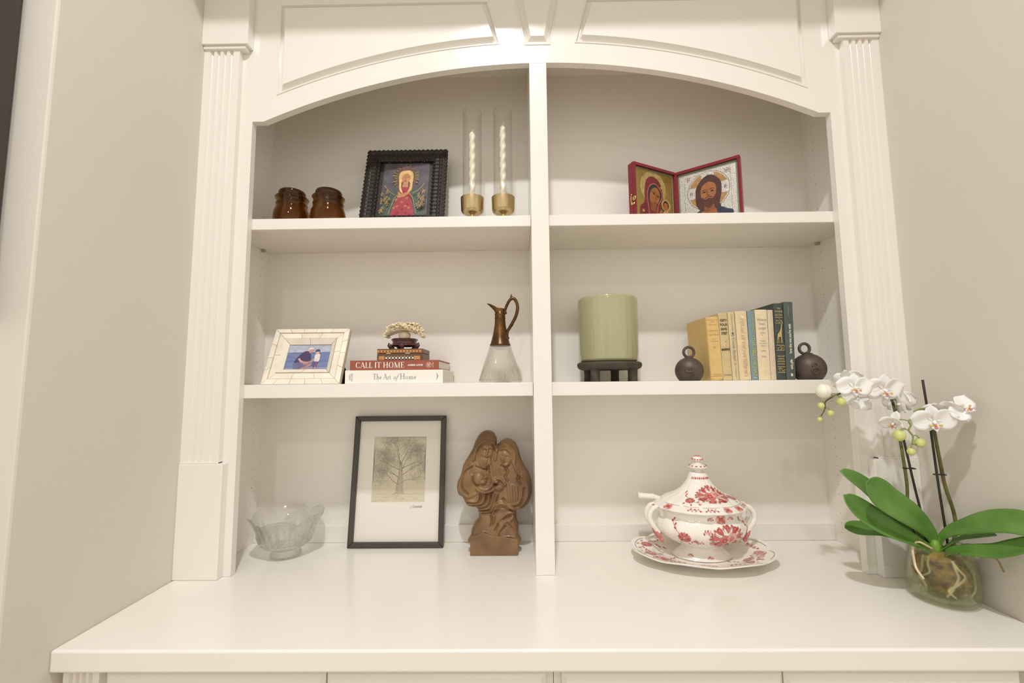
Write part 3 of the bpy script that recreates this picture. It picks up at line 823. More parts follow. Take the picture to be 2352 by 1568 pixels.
# inlaid wooden box
WAL = mat('dark_walnut', '#6b4c35', .42, noise=.3, nscale=30, stretch=(.2, 1, 1))
ORG = mat('orange_inlay', '#c58a4a', .4); DINL = mat('dark_inlay', '#3b2a20', .4); BINL = mat('bone_inlay', '#eee6cf', .4)
t = thing('inlaid_box', (-.3610, .050, ZM + .0588), 'small walnut box with geometric inlay on the stacked books', 'box')
hw = .0585
MB().box(-hw, hw, 0, .085, 0, .0172).build('body', WAL, t, bevel=.0006)
ld = MB().box(-hw, hw, 0, .085, .0180, .0295).build('lid', WAL, t, bevel=.0006)
for x0, x1 in ((hw - .0001, hw + .0004),): MB().box(x0, x1, .001, .084, .001, .0165).box(x0, x1, .001, .084, .0186, .0288).build('side_veneer', WAL, t)
MB().box(-hw + .001, hw - .001, -.0006, .0002, .0202, .0262).build('inlay_band', ORG, ld)
b = MB()
for k in range(14): b.box(-hw + .0062 + k * .00825, -hw + .0090 + k * .00825, -.0009, -.0004, .0218, .0246)
b.build('inlay_squares', DINL, ld)
pn = MB().box(-hw + .0045, hw - .0065, -.0006, .0002, .0015, .0110).build('inlay_panel', ORG, t)
F = Flat(-.0007, .00006); F.poly([(-.039, .0018), (.0375, .0018), (.0375, .0107), (-.039, .0107)], DINL, 1)
for k in range(9):
    cx = -.0345 + k * .00850
    F.poly([(cx + (.0034 if j % 2 == 0 else .0019) * math.cos(j * PI / 6), .0062 + (.0034 if j % 2 == 0 else .0019) * math.sin(j * PI / 6)) for j in range(12)], BINL, 2)
    for dx, dz in ((.00425, .0032), (.00425, -.0032)): F.poly([(cx + dx - .0012, .0062 + dz), (cx + dx, .0062 + dz - .0012), (cx + dx + .0012, .0062 + dz), (cx + dx, .0062 + dz + .0012)], BINL, 2)
F.build('star_inlay', pn)
for x in (-.029, .020): MB().box(x - .006, x + .006, -.0012, .0006, .0160, .0190).build('hinge', mat('steel_hinge', '#b9aa90', .35, 1.0), t, bevel=.0004)

# rosewood stand with the carved ivory-coloured flower ornament
ROSE = mat('dark_rosewood', '#4a1f22', .25, noise=.3, nscale=30, coat=.5)
ZS_ = ZM + .0886
t = thing('rosewood_stand', (-.3590, .088, ZS_), 'small round dark rosewood stand on the inlaid box', 'stand')
MB().lathe([(0, .015), (.030, .0155), (.034, .0140), (.0365, .0105), (.0368, .0095), (.034, .0105), (.0315, .0165), (.0315, .0215), (.0345, .0245), (.0348, .0268), (.033, .0282), (.028, .0278), (.025, .0255), (0, .0255)], 48).build('ring_top', ROSE, t, smooth='angle', angle=50)
for k in range(5):
    a = -PI / 2 + .05 + k * 2 * PI / 5
    P = [(.0345, .0128), (.0372, .0095), (.0345, .0055), (.0295, .0022), (.0305, 0.0)]
    MB().tube([(math.cos(a) * r, math.sin(a) * r, z) for r, z in P], [.0085, .0075, .006, .0048, .0052], 10, flat=.55).build('leg', ROSE, t, smooth=True)
IV = mat('carved_ivory_white', '#efe0bf', .38, noise=.15, nscale=80, sss=.1)
t = thing('carved_flower_ornament', (-.3590, .088, ZS_ + .0258), 'cream carved flower basket ornament on the rosewood stand', 'ornament')
MB().lathe([(0, 0), (.0125, .0004), (.0135, .002), (.0155, .008), (.0158, .012), (.0145, .017), (.011, .0205), (.008, .022), (0, .022)], 32).build('bead_foot', IV, t, smooth=True)
rows = []
for i in range(13):
    u = -1 + i / 6; row = []
    for k in range(7):
        v = -1 + k / 3; wd = .026 * math.sqrt(max(.04, 1 - .75 * u * u))
        row.append((.046 * u, wd * v, .0240 - .0150 * u * u + .002 * abs(v) ** 3))
    rows.append(row)
MB().grid(rows).build('leaf_dish', IV, t, smooth=True, solid=.0014)
rng = random.Random(12); b = MB()
def bloom(b, c, r, n, tilt):
    R = Euler((tilt[0], tilt[1], rng.random() * 6))
    for ring, (rr, kk, up) in enumerate(((r, n, .1), (r * .62, max(3, n - 2), .75))):
        for k in range(kk):
            a = 2 * PI * k / kk + ring * .5
            p = Vector((math.cos(a) * rr * .7, math.sin(a) * rr * .7, rr * up * .6)); p = R.to_matrix() @ p
            b.ball((c[0] + p.x, c[1] + p.y, c[2] + p.z), (rr * .55, rr * .36, rr * .22), 7, 5, rot=Euler((tilt[0] + up * .5, tilt[1], a)))
def dz(x): return -6.0 * x * x
for k in range(40):
    a = 2 * PI * k / 40 + rng.random() * .1; q = .95 + .15 * rng.random() if k % 2 else .65 + .2 * rng.random()
    x, y = .044 * q * math.cos(a), .027 * q * math.sin(a)
    bloom(b, (x, y, .030 + .010 * rng.random() + dz(x)), .0078 + .0022 * rng.random(), 5, (.8 * math.sin(a), -.8 * math.cos(a)))
for k in range(16):
    x, y = .036 * rng.uniform(-1, 1), .020 * rng.uniform(-1, 1)
    bloom(b, (x, y, .040 + .004 * rng.random() + dz(x) * .6), .0085, 5, (.3 * rng.random(), .3 * rng.random()))
for k in range(26):
    x = -.040 + .080 * k / 25
    b.tube([(x, -.022, .024 + dz(x)), (x + rng.uniform(-.003, .003), -.025, .033 + dz(x))], .0011, 5)
for sg in (-1, 1):
    for k in range(5):
        y = -.018 + .009 * k
        b.tube([(sg * .045, y, .018), (sg * (.052 + .002 * (k % 2)), y, .014), (sg * .049, y, .007), (sg * .043, y, .009)], .0016, 6)
b.build('carved_flowers', IV, t, smooth=True)

# ribbed glass carafe with bronze neck
CG = glass('ribbed_clear_glass', (.965, .96, .945), .30, .0, .45)
BRZ = mat('worn_bronze', '#7a5a34', .34, .9, noise=.5, nscale=25, bump=.1, bscale=80, col2='#4d3a28')
t = thing('carafe', (-.1055, .088, ZM), 'ribbed clear glass carafe with a bronze spout and loop handle', 'carafe')
MB().lathe([(0, .0008), (.053, .0008), (.0556, .003), (.0556, .007), (.028, .096), (.0262, .100), (.0240, .100), (.0258, .095), (.0525, .008), (.05, .005), (0, .0045)], 288,
           mod=lambda a, z: 1 + (.022 * math.cos(30 * a) if .006 < z < .094 else 0)).build('glass_body', CG, t, smooth=True)
nk = MB().lathe([(.0265, .0955), (.0275, .0965), (.0275, .0995), (.0255, .102), (.0195, .125), (.0150, .150), (.0138, .166), (.0145, .168), (.0147, .170), (.0138, .172), (.0138, .1775), (.0146, .1795), (.0142, .182), (.0128, .183), (.0105, .183), (.0105, .16), (.018, .12), (.023, .0985), (.0265, .0955)], 40).build('neck', BRZ, t, smooth='angle', angle=50)
# jug mouth drawn out into a beak
P = []
for i in range(11):
    u = i / 10; row = []
    for k in range(40):
        a = 2 * PI * k / 40; c = max(0, -math.cos(a))
        r = .0130 - .0012 * math.sin(PI * u) + u * u * (.0012 + .0205 * c ** 5)
        row.append((r * math.cos(a), r * math.sin(a) * (1 - .15 * u), .1825 + u * .0135 + u * u * .0135 * c ** 3 - u * .002 * max(0, math.cos(a))))
    P.append(row)
MB().grid(P, closed_v=True).build('spout', BRZ, nk, smooth=True, solid=.0013)
hp = spline([(.0125, 0, .183), (.0150, 0, .196), (.0245, 0, .216), (.034, 0, .2235), (.0425, 0, .216), (.0470, 0, .198), (.0425, 0, .176), (.0335, 0, .158), (.0265, 0, .146), (.0205, 0, .136), (.0185, 0, .125), (.0200, 0, .116)], 6)
rr = [.0034 + .0010 * math.sin(PI * i / (len(hp) - 1)) for i in range(len(hp))]
b = MB().tube(hp, rr, 10, flat=1.35)
b.tube([(.033, 0, .2225), (.030, 0, .2290), (.0305, 0, .2345)], [.0042, .003, .0006], 8); b.tube([(.033, 0, .2225), (.028, 0, .2185)], [.0045, .002], 8)
b.tube([(.031, 0, .153), (.0295, 0, .1475)], [.0052, .003], 8)
b.ball((.0150, 0, .184), .0036); b.ball((.0215, 0, .1165), .0032)
b.build('handle', BRZ, t, smooth=True)

# ================================================================== MIDDLE SHELF, RIGHT BAY
RWOOD = mat('rough_dark_wood', '#4b4138', .7, noise=.35, nscale=30, bump=.5, bscale=70)
t = thing('wooden_stand', (.1860, .118, ZM), 'rough dark wooden riser with four stub legs under the green candle', 'stand')
rng = random.Random(5)
ph = [rng.random() for _ in range(40)]
def wob(a, z): return 1 + .010 * math.sin(3 * a + 1) + .008 * math.sin(7 * a + 2) + .006 * math.sin(11 * a)
MB().lathe([(0, .0315), (.072, .0305), (.0815, .034), (.0850, .040), (.0855, .046), (.0830, .0500), (.078, .0515), (0, .0515)], 56, mod=wob).build('top_board', RWOOD, t, smooth='angle', angle=35)
for ax, ay, r in ((-.046, -.046, .0120), (.052, -.040, .0125), (.026, .050, .0115), (-.050, .040, .0115)):
    MB().lathe([(0, 0), (r * .96, 0), (r, .002), (r * .97, .016), (r * 1.02, .0325), (0, .0325)], 18, ax, ay, mod=lambda a, z: 1 + .03 * math.sin(3 * a + z * 90)).build('leg', RWOOD, t, smooth='angle', angle=40)
GC = mat('sage_green_glass', '#aba986', .10, coat=.6, sss=.35, noise=.06, nscale=14, stretch=(8, 8, .4))
GW = mat('sage_wax', '#b9bb95', .4, sss=.3)
t = thing('green_candle', (.1860, .118, ZM + .0518), 'large sage green glass candle on the dark wooden riser', 'candle')
MB().lathe([(0, .0005), (.070, .0005), (.0755, .003), (.0775, .008), (.0770, .013), (.0788, .020), (.0795, .09), (.0800, .160), (.0795, .1685), (.0775, .1715), (.0755, .170), (.0745, .164), (.0745, .150), (0, .150)], 72).build('glass_jar', GC, t, smooth='angle', angle=50)
MB().lathe([(0, .1505), (.0735, .1505), (.0735, .1525), (0, .1530)], 48).build('wax', GW, t, smooth='angle')
for dx in (-.02, .02): MB().tube([(dx, 0, .1525), (dx, 0, .160), (dx + .002, 0, .164)], .001, 6).build('wick', WICK, t)

# round cast-iron weights used as bookends
IRON = mat('cast_iron', '#5c5048', .5, .3, noise=.25, nscale=40, bump=.25, bscale=160)
def weight(x, y, r, lab, ringx, digit, ang):
    t = thing('iron_weight', (x, y, ZM), lab, 'bookend', group='iron weights holding the books')
    prof = [(0, 0), (r * .62, 0)]
    a0 = -PI / 2 + .76; cz0 = -r * math.sin(a0)
    for k in range(24):
        a = a0 + (PI / 2 - .30 - a0) * k / 23
        prof.append((r * math.cos(a), cz0 + r * math.sin(a)))
    top = prof[-1][1]
    prof += [(r * .24, top + .003), (0, top + .004)]
    MB().lathe(prof, 48).build('ball', IRON, t, smooth=True)
    R0, r0 = .0130, .0036
    b = MB(); cz = top + .0015 + R0
    b.tube([(ringx + R0 * math.cos(q * 2 * PI / 32), 0, cz + R0 * math.sin(q * 2 * PI / 32)) for q in range(33)], r0, 10, cap=False)
    b.tube([(ringx * .6, 0, top - .004), (ringx * .8, 0, top + .001), (ringx, 0, cz - R0 + .001)], [.0125, .009, .0058], 12, flat=.55)
    b.build('ring_handle', IRON, t, smooth=True)
    b = MB()
    def onball(u, v, e=.0008):
        a = ang + u / r; el = v / r
        return (r * math.cos(el) * math.sin(a) * (1 + e / r), -r * math.cos(el) * math.cos(a) * (1 + e / r), cz0 + r * math.sin(el) * (1 + e / r))
    for st in digit:
        b.tube([onball(u, v) for u, v in spline(st, 5)], .0021, 8)
    b.build('raised_numeral', IRON, t, smooth=True)
k = .0085
weight(.3765, .058, .0345, 'smaller round iron weight with a raised four, beside the tan book', .001,
       [[(-k * .9, k * 1.0), (-k * .95, k * .1), (-k * .6, -k * .25), (k * .2, -k * .3), (k * .85, -k * .3)], [(k * .75, k * 1.05), (k * .85, 0), (k * .8, -k * 1.25)], [(-k * .1, k * 1.0), (-k * .05, k * .35)]], -.36)
k = .0105
weight(.6845, .066, .0385, 'larger round iron weight with a raised eight, against the dark green books', -.008,
       [[(k * .55 * math.cos(a * PI / 8), k * .62 + k * .5 * math.sin(a * PI / 8)) for a in range(17)], [(k * .75 * math.cos(a * PI / 8), -k * .55 + k * .65 * math.sin(a * PI / 8)) for a in range(17)]], -.22)

# row of books
BK, YEL, GLD = mat('black_ink', '#2f2a22', .6), mat('yellow_ink', '#b9b84a', .5), mat('gilt_ink', '#b7a468', .35)
TANI, PINKI, BLUI = mat('tan_ink', '#ad8a52', .6), mat('beige_ink', '#c7ac88', .6), mat('slate_ink', '#93948f', .6)
def cov(n, h, r=.6): return mat(n, h, r, noise=.10, nscale=90)
grp = 'books standing between the iron weights'
specs = [  # name, x at the foot, thickness, height, depth, lean, colour, label
 (.4268, .0305, .1615, .125, -2.0, cov('ochre_cover', '#d9b878'), 'thick ochre book with a worn spine beside the smaller weight'),
 (.4582, .0228, .1715, .135, -1.75, cov('khaki_cover', '#cdb98a'), 'khaki book with black capital lettering on the spine'),
 (.4819, .0166, .1735, .130, -1.5, cov('sand_cover', '#d3c097'), 'thin sand-coloured book with grey script lettering'),
 (.4994, .0288, .1755, .140, -1.0, cov('cream_cover', '#dfcaa4'), 'cream book with long faded capitals up the spine'),
 (.5292, .0168, .1765, .135, -.6, cov('blue_cover', '#7d949b'), 'slate blue book with yellow capitals down the spine'),
 (.5472, .0300, .1790, .140, 0.0, cov('ivory_cover', '#e4d2b1'), 'ivory book with small centred grey lettering'),
 (.5779, .0138, .1780, .135, .3, cov('stone_cover', '#d2c3ab'), 'slim plain stone-coloured book beside the dark green ones'),
 (.5926, .0225, .1950, .145, .8, cov('green_gilt_cover', '#414844'), 'dark green book with a gilt giraffe on the spine'),
 (.6165, .0228, .1985, .145, 1.3, cov('green_cover', '#515a55'), 'tall dark green book with white lower-case lettering'),
]
B = []
for x, th, ht, dp, ln, cm, lab in specs:
    t = book('book', (x, .050, ZM), (0, math.radians(ln), 0), lab, th, ht, dp, cm, grp)
    B.append((t, th, ht))
def yy(i, off=0): return -.0022
t, th, ht = B[0]; c = th / 2
MB().box(.0004, th - .0004, -.0019, -.0014, .004, ht - .004).build('spine_label', cov('ochre_cover', '#d9b878'), t)
F = Flat(-.00195, .00005)
for z in (ht - .014, .004 + .0): F.line([(.001, z + .006), (th - .001, z + .006)], .0012, TANI)
F.line([(c - .005, .104), (c + .005, .104)], .0006, TANI); F.build('rules', t)
for s, z, sz in (('The', .149, .0058), ('Bachelor', .141, .0054), ('Cooking School', .126, .0056), ('Cook Book', .1155, .0064), ('F M Farmer', .0985, .005)):
    text(s, sz, TANI, t, (c, yy(0), z), sx=min(1, (th - .003) / (len(s) * sz * .52)), shear=.2)
text('x', .009, TANI, t, (c, yy(0), .084), bold=.0002)
text('Little, Brown\nand Company', .0046, TANI, t, (c, yy(0), .013), sx=.85, shear=.2)
t, th, ht = B[1]; c = th / 2
for i, s in enumerate(('FORTY', 'FOUR', 'GRAVEL', 'STREET')): text(s, .0090, BK, t, (c, yy(1), .1515 - i * .0110), sx=(th - .003) / (len(s) * .0090 * .70), bold=.0002)
text('v', .008, TANI, t, (c + .002, yy(1), .0985)); text('MADDOX', .0072, BK, t, (c, yy(1), .0775), sx=(th - .003) / (6 * .0072 * .72), bold=.00035)
text('LITTLE, BROWN', .0042, mat('blue_grey_ink', '#5d667c', .6), t, (c, yy(1), .0130), sx=.62, bold=.0001)
t, th, ht = B[2]; c = th / 2
text('DAPHNE DU MAURIER', .0045, BLUI, t, (c, yy(2), .146), 'down'); text('My Cousin Rachel', .0098, BLUI, t, (c, yy(2), .087), 'down', shear=.25, bold=.0001)
text('x', .008, BLUI, t, (c, yy(2), .0415), bold=.0003); text('DOUBLEDAY', .0045, BLUI, t, (c, yy(2), .019), 'down')
t, th, ht = B[3]; c = th / 2
text('LAUREN BACALL BY MYSELF', .0125, PINKI, t, (c + .0015, yy(3), .084), 'up', sx=.94); text('K N O P F', .0045, PINKI, t, (c + .0065, yy(3), .046), 'up')
F = Flat(-.00175, .00004); F.poly([(c - .001, .166), (c + .004, .163), (c + .006, .157), (c + .0005, .159)], cov('torn_patch', '#efe3c6')); F.build('torn_patch', t)
t, th, ht = B[4]; c = th / 2
text('THE YELLOW HAT', .0118, YEL, t, (c + .0005, yy(4), .0585), 'down', sx=1.0, bold=.0001); text('NANCY FAULKNER', .0058, YEL, t, (c + .0025, yy(4), .1425), 'down', sx=.86)
F = Flat(yy(4), 0); F.line([(.003, .1115), (th - .002, .1115)], .0008, YEL); F.build('rule', t); text('Fau', .0055, mat('pale_ink', '#dfe2da', .6), t, (c, yy(4), .0065))
t, th, ht = B[5]; c = th / 2
for i, s in enumerate(('Madame', "Castel's", 'Lodger')): text(s, .0088, BLUI, t, (c, yy(5), .153 - i * .0108), sx=(th - .006) / (len(s) * .0088 * .56))
for i, s in enumerate(('Frances', 'Parkinson', 'Keyes')): text(s, .0052, BLUI, t, (c, yy(5), .099 - i * .0062))
text('FARRAR\nSTRAUS', .0034, BLUI, t, (c, yy(5), .059))
F = Flat(yy(5), 0)
for zc, full in ((.119, 1), (.073, 0)):
    for s in (-1, 1):
        F.poly(ell(c + s * .0048, zc, .0018, .0008, 8), BLUI); F.poly(ell(c + s * .0015, zc + .0008, .0007, .0022, 8, s * .4), BLUI)
    if full: F.poly([(c - .0014, zc - .004), (c + .0014, zc - .004), (c, zc - .007)], BLUI)
F.build('ornament_print', t)
t, th, ht = B[7]; c = th / 2
for s, z, sz in (('THE', .1815, .0050), ('WONDER', .1735, .0072), ('BOOKS', .1645, .0072), ('NATURE', .0595, .0050), ('ANIMALS', .0530, .0050), ('AROUND', .0465, .0050), ('THE WORLD', .0400, .0046)):
    text(s, sz, GLD, t, (c, yy(7), z), sx=min(1.0, (th - .004) / (len(s) * sz * .68)), bold=.0001)
F = Flat(yy(7), .00002)
for z in (.1585, .1440, .0875, .0745, .0330, .0190): F.line([(.0015, z), (th - .0015, z)], .0014, GLD)
rng = random.Random(9)
for z in (.1512, .081, .026):
    for k in range(16):
        x = .002 + (th - .004) * rng.random(); F.poly(ell(x, z + .008 * (rng.random() - .5), .0017, .0006, 8, rng.random() * 3), GLD)
gx = c - .0005
F.poly(spline([(gx - .006, .100), (gx - .0055, .115), (gx - .001, .121), (gx + .003, .132), (gx + .004, .1395), (gx + .0065, .1400), (gx + .0075, .1385), (gx + .0062, .1375), (gx + .0058, .130), (gx + .0050, .118), (gx + .0045, .110), (gx + .0035, .108), (gx - .003, .108)], 4, True), GLD)
for x0, x1 in ((-.0055, -.0072), (-.0035, -.0030), (.0030, .0022), (.0045, .0052)): F.line([(gx + x0, .111), (gx + x1, .0925)], .0011, GLD)
F.line([(gx + .0045, .1395), (gx + .0045, .1425)], .0006, GLD); F.line([(gx + .0058, .1395), (gx + .006, .1422)], .0006, GLD)
F.build('giraffe_print', t)
t, th, ht = B[8]; c = th / 2
WI = mat('cream_ink', '#e2dcc8', .5)
text("love the one you're with", .0094, WI, t, (c + .0005, yy(8), .104), 'up', bold=.0002, sx=.80); text('emily giffin', .0086, WI, t, (c + .0015, yy(8), .0395), 'up', bold=.0002, sx=.68)
text('a novel by the author of', .0040, mat('pale_blue_ink', '#9fb3b5', .5), t, (c - .0015, yy(8), .1755), 'up', sx=.66); text('B', .0085, WI, t, (c + .001, yy(8), .0125), bold=.0006)

# ================================================================== COUNTER, LEFT BAY
# cut crystal bowl with a scalloped rim
CRY = glass('cut_crystal', (.975, .975, .965), .55, .0, .5, ior=1.45)
t = thing('crystal_bowl', (-.676, .128, 0), 'cut crystal bowl with a scalloped flaring rim', 'bowl', rot=(0, 0, .25))
NL = 6
def lobe(a): return abs(math.sin(NL * a / 2)) ** .75
prof = [(0, .0015, 0), (.032, .001, 0), (.0365, .003, 0), (.037, .008, 0), (.030, .013, 0), (.031, .018, 0), (.047, .025, 0), (.060, .034, .1), (.067, .050, .2), (.073, .068, .4), (.081, .086, .7), (.0895, .098, 1.0),
        (.0880, .0995, 1.0), (.0775, .086, .7), (.0690, .066, .4), (.062, .048, .2), (.054, .035, .1), (.038, .030, 0), (0, .030, 0)]
P = []
n = 144
for r, z, e in prof:
    row = []
    for k in range(n):
        a = 2 * PI * k / n
        cut = .0011 * math.cos(24 * a) if .033 < z < .068 and r > .05 else (.0012 * math.cos(16 * a) if z < .012 and r > .03 else 0)
        if .018 < z < .034: cut = .0016 * math.cos(32 * a)
        q = r * (1 + e * (.07 * lobe(a) - .04)) + cut
        row.append((q * math.cos(a), q * math.sin(a), z + e * (.016 * lobe(a) - .006)))
    P.append(row)
P = [list(c) for c in zip(*P)]
bo = MB().grid(P, closed_u=True).build('bowl', CRY, t, smooth='angle', angle=70)
# wheel-cut fans on the bowl side
for k in range(NL):
    a0 = 2 * PI * (k + .5) / NL; b = MB()
    for j in range(-4, 5):
        f = j / 4 * .85; ln = .026 * (1 - .12 * abs(j))
        pts = []
        for i in range(5):
            u = .15 + .85 * i / 4; z = .040 + ln * u * math.cos(f); r = .0605 + (z - .034) * .42 + .0006; a = a0 + ln * u * math.sin(f) / .066
            pts.append((r * math.cos(a), r * math.sin(a), z))
        b.tube(pts, [.0005, .0011, .0012, .001, .0004], 5)
    b.build('cut_fan', CRY, bo, smooth=True)

# framed tree drawing
EBON = mat('ebonised_frame', '#453f39', .35, noise=.2, nscale=60, stretch=(1, 1, .1), bump=.1)
MATB = mat('white_mat_board', '#ece7e0', .55)
SEPIA = mat('sepia_paper', '#d8d0b6', .6, noise=.05, nscale=20)
PEN = mat('pencil_grey', '#b0a994', .7); PEN2 = mat('pencil_brown', '#9a8e76', .7); PEN3 = mat('pencil_light', '#c2baa2', .7)
GLS = glass('picture_glass', (.99, .99, .985), 0, .02, .25)
t = thing('framed_drawing', (-.3995, .168, .0008), 'thin dark frame with a pencil drawing of a bare tree', 'picture frame', rot=(math.radians(-7.0), 0, 0))
FW, FH, fb = .263, .355, .0145; hw = FW / 2
for nm, A in (('top_rail', [(-hw, FH), (hw, FH), (hw - fb, FH - fb), (-hw + fb, FH - fb)]), ('bottom_rail', [(-hw, 0), (-hw + fb, fb), (hw - fb, fb), (hw, 0)]),
              ('side_rail', [(-hw, 0), (-hw, FH), (-hw + fb, FH - fb), (-hw + fb, fb)]), ('side_rail', [(hw, 0), (hw - fb, fb), (hw - fb, FH - fb), (hw, FH)])):
    MB().prism(A, 0, .0135).build(nm, EBON, t, bevel=.002, seg=2)
MB().box(-hw + .010, hw - .010, .0095, .0125, .010, FH - .010).build('mat_board', MATB, t)
MB().box(-hw + fb - .001, hw - fb + .001, .0058, .0066, fb - .001, FH - fb + .001).build('glass_pane', GLS, t)
F = Flat(.0093, .000012)
x0, x1, z0, z1 = -.075, .075, .118, .296
F.poly([(x0, z0), (x1, z0), (x1, z1), (x0, z1)], SEPIA, 1)
rng = random.Random(21)
def clampp(p): return (min(max(p[0], x0 + .001), x1 - .001), min(max(p[1], z0 + .001), z1 - .001))
def branch(p, a, L, w, d):
    pts = [p]; q = p; aa = a
    for i in range(6):
        aa += rng.uniform(-.28, .28) + (.06 if math.cos(aa) > 0 else -.06) * (d > 0) * .5
        q = (q[0] + math.cos(aa) * L / 6, q[1] + math.sin(aa) * L / 6); pts.append(q)
    sp = [clampp(u) for u in spline(pts, 3)]
    F.line(sp, [w * (1 - .6 * i / (len(sp) - 1)) for i in range(len(sp))], PEN2 if d < 2 else PEN, 3)
    if d < 4:
        for i in range(2, 7):
            for s in (-1, 1):
                if rng.random() < .62: branch(pts[i], aa + s * rng.uniform(.35, 1.0), L * rng.uniform(.42, .68), w * .55, d + 1)
    else:
        for i in range(5):
            c = pts[rng.randrange(7)]; c = clampp((c[0] + rng.uniform(-.003, .003), c[1] + rng.uniform(-.003, .003)))
            F.line([c, clampp((c[0] + rng.uniform(-.003, .003), c[1] + rng.uniform(-.002, .003)))], .0005, (PEN, PEN3, PEN2)[i % 3], 2)
tw = [(.004, .140, .011), (.003, .160, .0085), (.005, .182, .0068), (.004, .205, .0046), (.006, .226, .0020)]
F.line([(p[0], p[1]) for p in tw], [p[2] * 2 for p in tw], PEN3, 2)
for k in range(7):
    o = -1 + k / 3; F.line([clampp((p[0] + o * p[2] + rng.uniform(-.0005, .0005), p[1])) for p in tw], .0007, PEN2 if abs(o) > .6 else PEN, 3)
F.line(spline([(-.016, .137), (-.008, .142), (-.005, .16), (-.003, .18)], 4), .0012, PEN2, 3); F.line(spline([(.018, .140), (.011, .144), (.010, .16)], 4), .0010, PEN, 3)
for z, a, L, w in ((.165, 2.75, .070, .0018), (.170, .35, .060, .0015), (.185, 2.9, .068, .0014), (.190, .25, .065, .0016), (.205, 2.5, .070, .0018), (.208, .65, .072, .0020), (.215, 2.0, .065, .0018), (.220, 1.3, .068, .002), (.222, 1.75, .066, .0018), (.2, 1.0, .075, .0018), (.18, 2.35, .06, .0012)):
    branch((.004 + .004 * math.cos(a), z), a, L, w, 1)
for k in range(1300):
    r = rng.random() ** .5; a = rng.random() * 2 * PI
    c = (.002 + .071 * r * math.cos(a), .222 + .070 * r * math.sin(a))
    if c[1] < .165 and abs(c[0]) < .02: continue
    L = rng.uniform(.001, .0032); an = rng.random() * PI
    F.line([clampp(c), clampp((c[0] + L * math.cos(an), c[1] + L * math.sin(an)))], rng.uniform(.0003, .0007), (PEN, PEN3, PEN3)[k % 3], 2)
for k in range(170):
    x = rng.uniform(x0, x1); z = rng.uniform(z0 + .002, .140) ; L = rng.uniform(.004, .014)
    F.line([clampp((x, z)), clampp((x + L, z + .12 * L * (x * 20)))], .0004, (PEN, PEN3)[k % 2], 2)
F.line([(x0 + .001, .1395), (-.02, .1405), (.03, .139), (x1 - .001, .142)], .0005, PEN2, 3)
sg = mat('signature_ink', '#5f5a58', .6)
F.build('tree_drawing', t, 'sepia sheet with a pencil drawing of a spreading tree and a signature below')

text('J. Constable', .0092, sg, t, (.052, .0090, .1055), sx=.72, shear=.45, name='signature')

# carved family bust: an inflated silhouette with modelled relief
OAKC = mat('carved_brown_wood', '#8f6e49', .42, col2='#6f5438', nscale=18, bump=.12, bscale=140, coat=.12, stretch=(1, 1, .5))
t = thing('carved_family_bust', (-.1262, .112, 0), 'brown carved bust of a bearded man, a veiled woman and a baby', 'sculpture')
U = .000221
sil = [(430, 68), (360, 85), (310, 135), (270, 210), (240, 290), (185, 385), (130, 475), (100, 590), (60, 680), (50, 760), (72, 830), (125, 868), (150, 920), (195, 970), (290, 985), (312, 1040), (316, 1105), (275, 1150), (252, 1190),
       (228, 1245), (222, 1300), (222, 1400), (790, 1400), (796, 1300), (797, 1180), (778, 1130), (778, 1020), (830, 1005), (900, 960), (945, 890), (965, 800), (962, 690), (935, 590), (890, 510), (845, 430), (818, 330), (790, 250), (745, 195), (675, 166), (610, 185), (565, 218), (545, 232), (540, 160), (500, 90)]
G = 4.0
xs = np.arange(40, 975, G); zs = np.arange(60, 1400, G)
PX, PZ = np.meshgrid(xs, zs)
SP = np.array(spline(sil, 5, True))
A_, B_ = SP, np.roll(SP, -1, 0)
inside = np.zeros(PX.shape, bool); dist = np.full(PX.shape, 1e9)
for (ax, az), (bx, bz) in zip(A_, B_):
    c = ((az > PZ) != (bz > PZ))
    with np.errstate(divide='ignore', invalid='ignore'):
        xi = (bx - ax) * (PZ - az) / (bz - az + 1e-12) + ax
    inside ^= c & (PX < xi)
    dx, dz = bx - ax, bz - az; q = np.clip(((PX - ax) * dx + (PZ - az) * dz) / (dx * dx + dz * dz + 1e-9), 0, 1)
    dist = np.minimum(dist, np.hypot(PX - ax - q * dx, PZ - az - q * dz))
def infl(D, T): return T * np.sqrt(np.clip(1 - (1 - np.clip(dist / D, 0, 1)) ** 2, 0, 1))
front = infl(110, 150.0)
front = np.where(PZ > 980, np.minimum(front, infl(40, 118)), front)
back = infl(110, 120.0)
def emax(h, cx, cz, rx, rz, base, hgt, rot=0, k=10.0):
    c, s = math.cos(rot), math.sin(rot); X, Z = PX - cx, PZ - cz
    u = (X * c + Z * s) / rx; v = (-X * s + Z * c) / rz
    e = base + hgt * np.sqrt(np.clip(1 - u * u - v * v, 0, 1)) - 1e3 * (u * u + v * v >= 1)
    return np.where(e > h - k, np.where(e > h + k, e, h + (e - h + k) ** 2 / (4 * k)), h)
def pdist(pts, n=8):
    P = spline(pts, n); d = np.full(PX.shape, 1e9)
    for (ax, az), (bx, bz) in zip(P[:-1], P[1:]):
        dx, dz = bx - ax, bz - az; q = np.clip(((PX - ax) * dx + (PZ - az) * dz) / (dx * dx + dz * dz + 1e-9), 0, 1)
        d = np.minimum(d, np.hypot(PX - ax - q * dx, PZ - az - q * dz))
    return d
def ridge(h, pts, w, a): return h + a * np.exp(-(pdist(pts) / w) ** 2)
h = front
